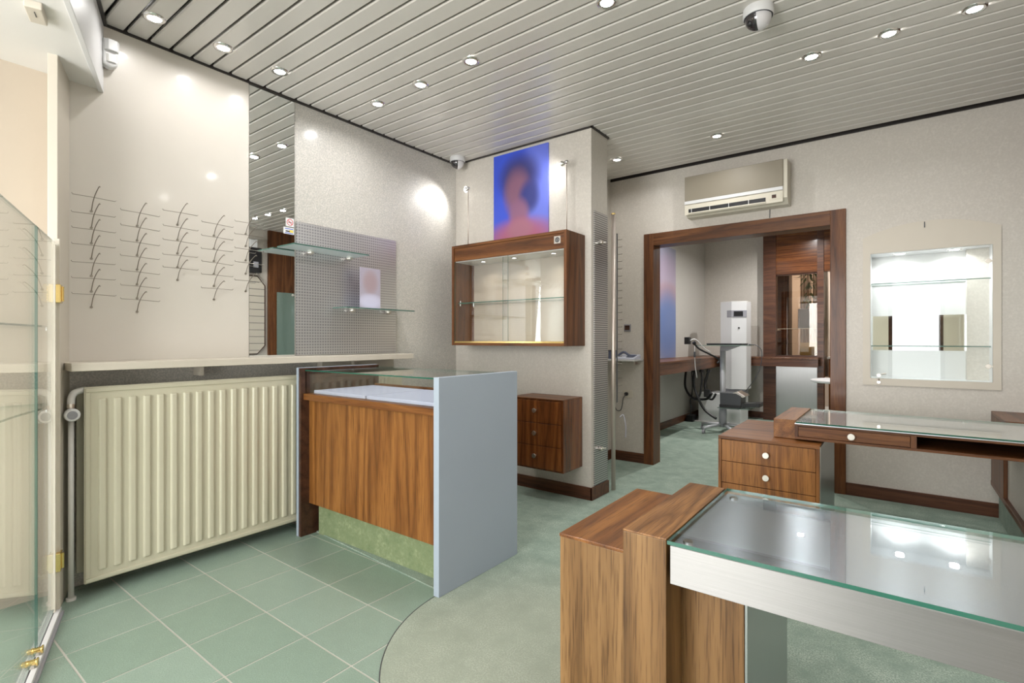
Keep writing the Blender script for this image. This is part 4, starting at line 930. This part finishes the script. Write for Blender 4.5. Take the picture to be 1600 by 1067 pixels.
# cables
def cable(pts, r, label, mat='black', nm='cable'):
    p0 = pts[0]; t = thing(nm, p0, label, 'cable'); obj('cord', G().tube(smooth(pts, 6), r, 8), mat, t, sm=True)
    obj('plug', G().cyl(pts[0], Vector(pts[0])+(Vector(pts[1])-Vector(pts[0])).normalized()*.03, r*1.9, n=10), mat, t); return t
cable([(-2.07, 6.6, 1.17), (-2.02, 6.65, 1.09), (-1.92, 6.75, 1.02), (-1.82, 6.83, .95), (-1.835, 6.81, .9)], .012, 'thick black cable sagging from the trolley top')
t = thing('charger_holder', (-2.14, 6.55, 1.16), 'black adapter with white cable ends at the left of the trolley top', 'adapter')
obj('body', G().box(-2.155, -2.095, 6.50, 6.58, 1.145, 1.235), 'black', t, .004)
obj('cord', G().tube(smooth([(-2.09, 6.54, 1.19), (-2.05, 6.56, 1.21), (-2.01, 6.6, 1.18), (-1.96, 6.66, 1.10), (-1.9, 6.74, 1.04)], 6), .006, 8), 'white', t, sm=True)
obj('hanging_cord', G().tube(smooth([(-2.04, 6.55, 1.12), (-2.04, 6.55, 1.0), (-2.035, 6.56, .85), (-2.02, 6.58, .72)], 6), .005, 8), 'white', t, sm=True)
obj('connector', G().cyl((-2.04, 6.55, 1.05), (-2.04, 6.55, .98), .013, n=10), 'dark_grey', t)
cable([(-2.36, 7.2, .79), (-2.34, 7.1, .55), (-2.22, 7.0, .42), (-2.12, 7.0, .40), (-2.0, 6.98, .42), (-1.93, 6.9, .5)], .016, 'lowest thick black cable looping under the worktop')
cable([(-2.20, 7.05, .79), (-2.19, 7.0, .6), (-2.13, 6.95, .45), (-2.02, 6.9, .28), (-1.86, 6.86, .18)], .016, 'black cable running from the worktop to the trolley foot')
cable([(-2.12, 7.1, .79), (-2.10, 7.05, .62), (-2.12, 7.0, .44), (-2.2, 7.0, .40)], .014, 'black cable hanging straight below the worktop edge')
cable([(-2.05, 7.2, .79), (-2.09, 7.15, .6), (-2.05, 7.1, .44), (-1.98, 7.1, .40), (-1.93, 7.1, .48)], .014, 'black cable looping behind the trolley column')
t = thing('power_adapter', (-2.0, 7.0, .42), 'black power adapter hanging in the cable bundle', 'adapter')
obj('body', G().box(-2.05, -1.97, 6.96, 7.0, .44, .54), 'black', t, .006); obj('cord', G().tube(smooth([(-2.01, 6.98, .54), (-2.02, 7.0, .65), (-2.0, 7.05, .79)], 5), .006, 6), 'black', t)
t = thing('floor_adapter', (-2.36, 7.9, .006), 'black boxes and plugs on the floor in the back room corner', 'adapter')
obj('body', G().box(-2.46, -2.36, 7.5, 7.65, .006, .10), 'black', t, .006); obj('cord', G().tube(smooth([(-2.41, 7.55, .10), (-2.40, 7.55, .2), (-2.43, 7.6, .3), (-2.40, 7.6, .45), (-2.41, 7.6, .79)], 5), .009, 8), 'black', t)
cable([(TX+.3, TY+.05, 1.14), (TX+.40, TY+.02, 1.13), (TX+.46, TY, 1.05), (TX+.44, TY, .85), (TX+.36, TY, .68), (TX+.27, TY, .55)], .005, 'thin grey cord from trolley top down to the printer', 'dark_grey')
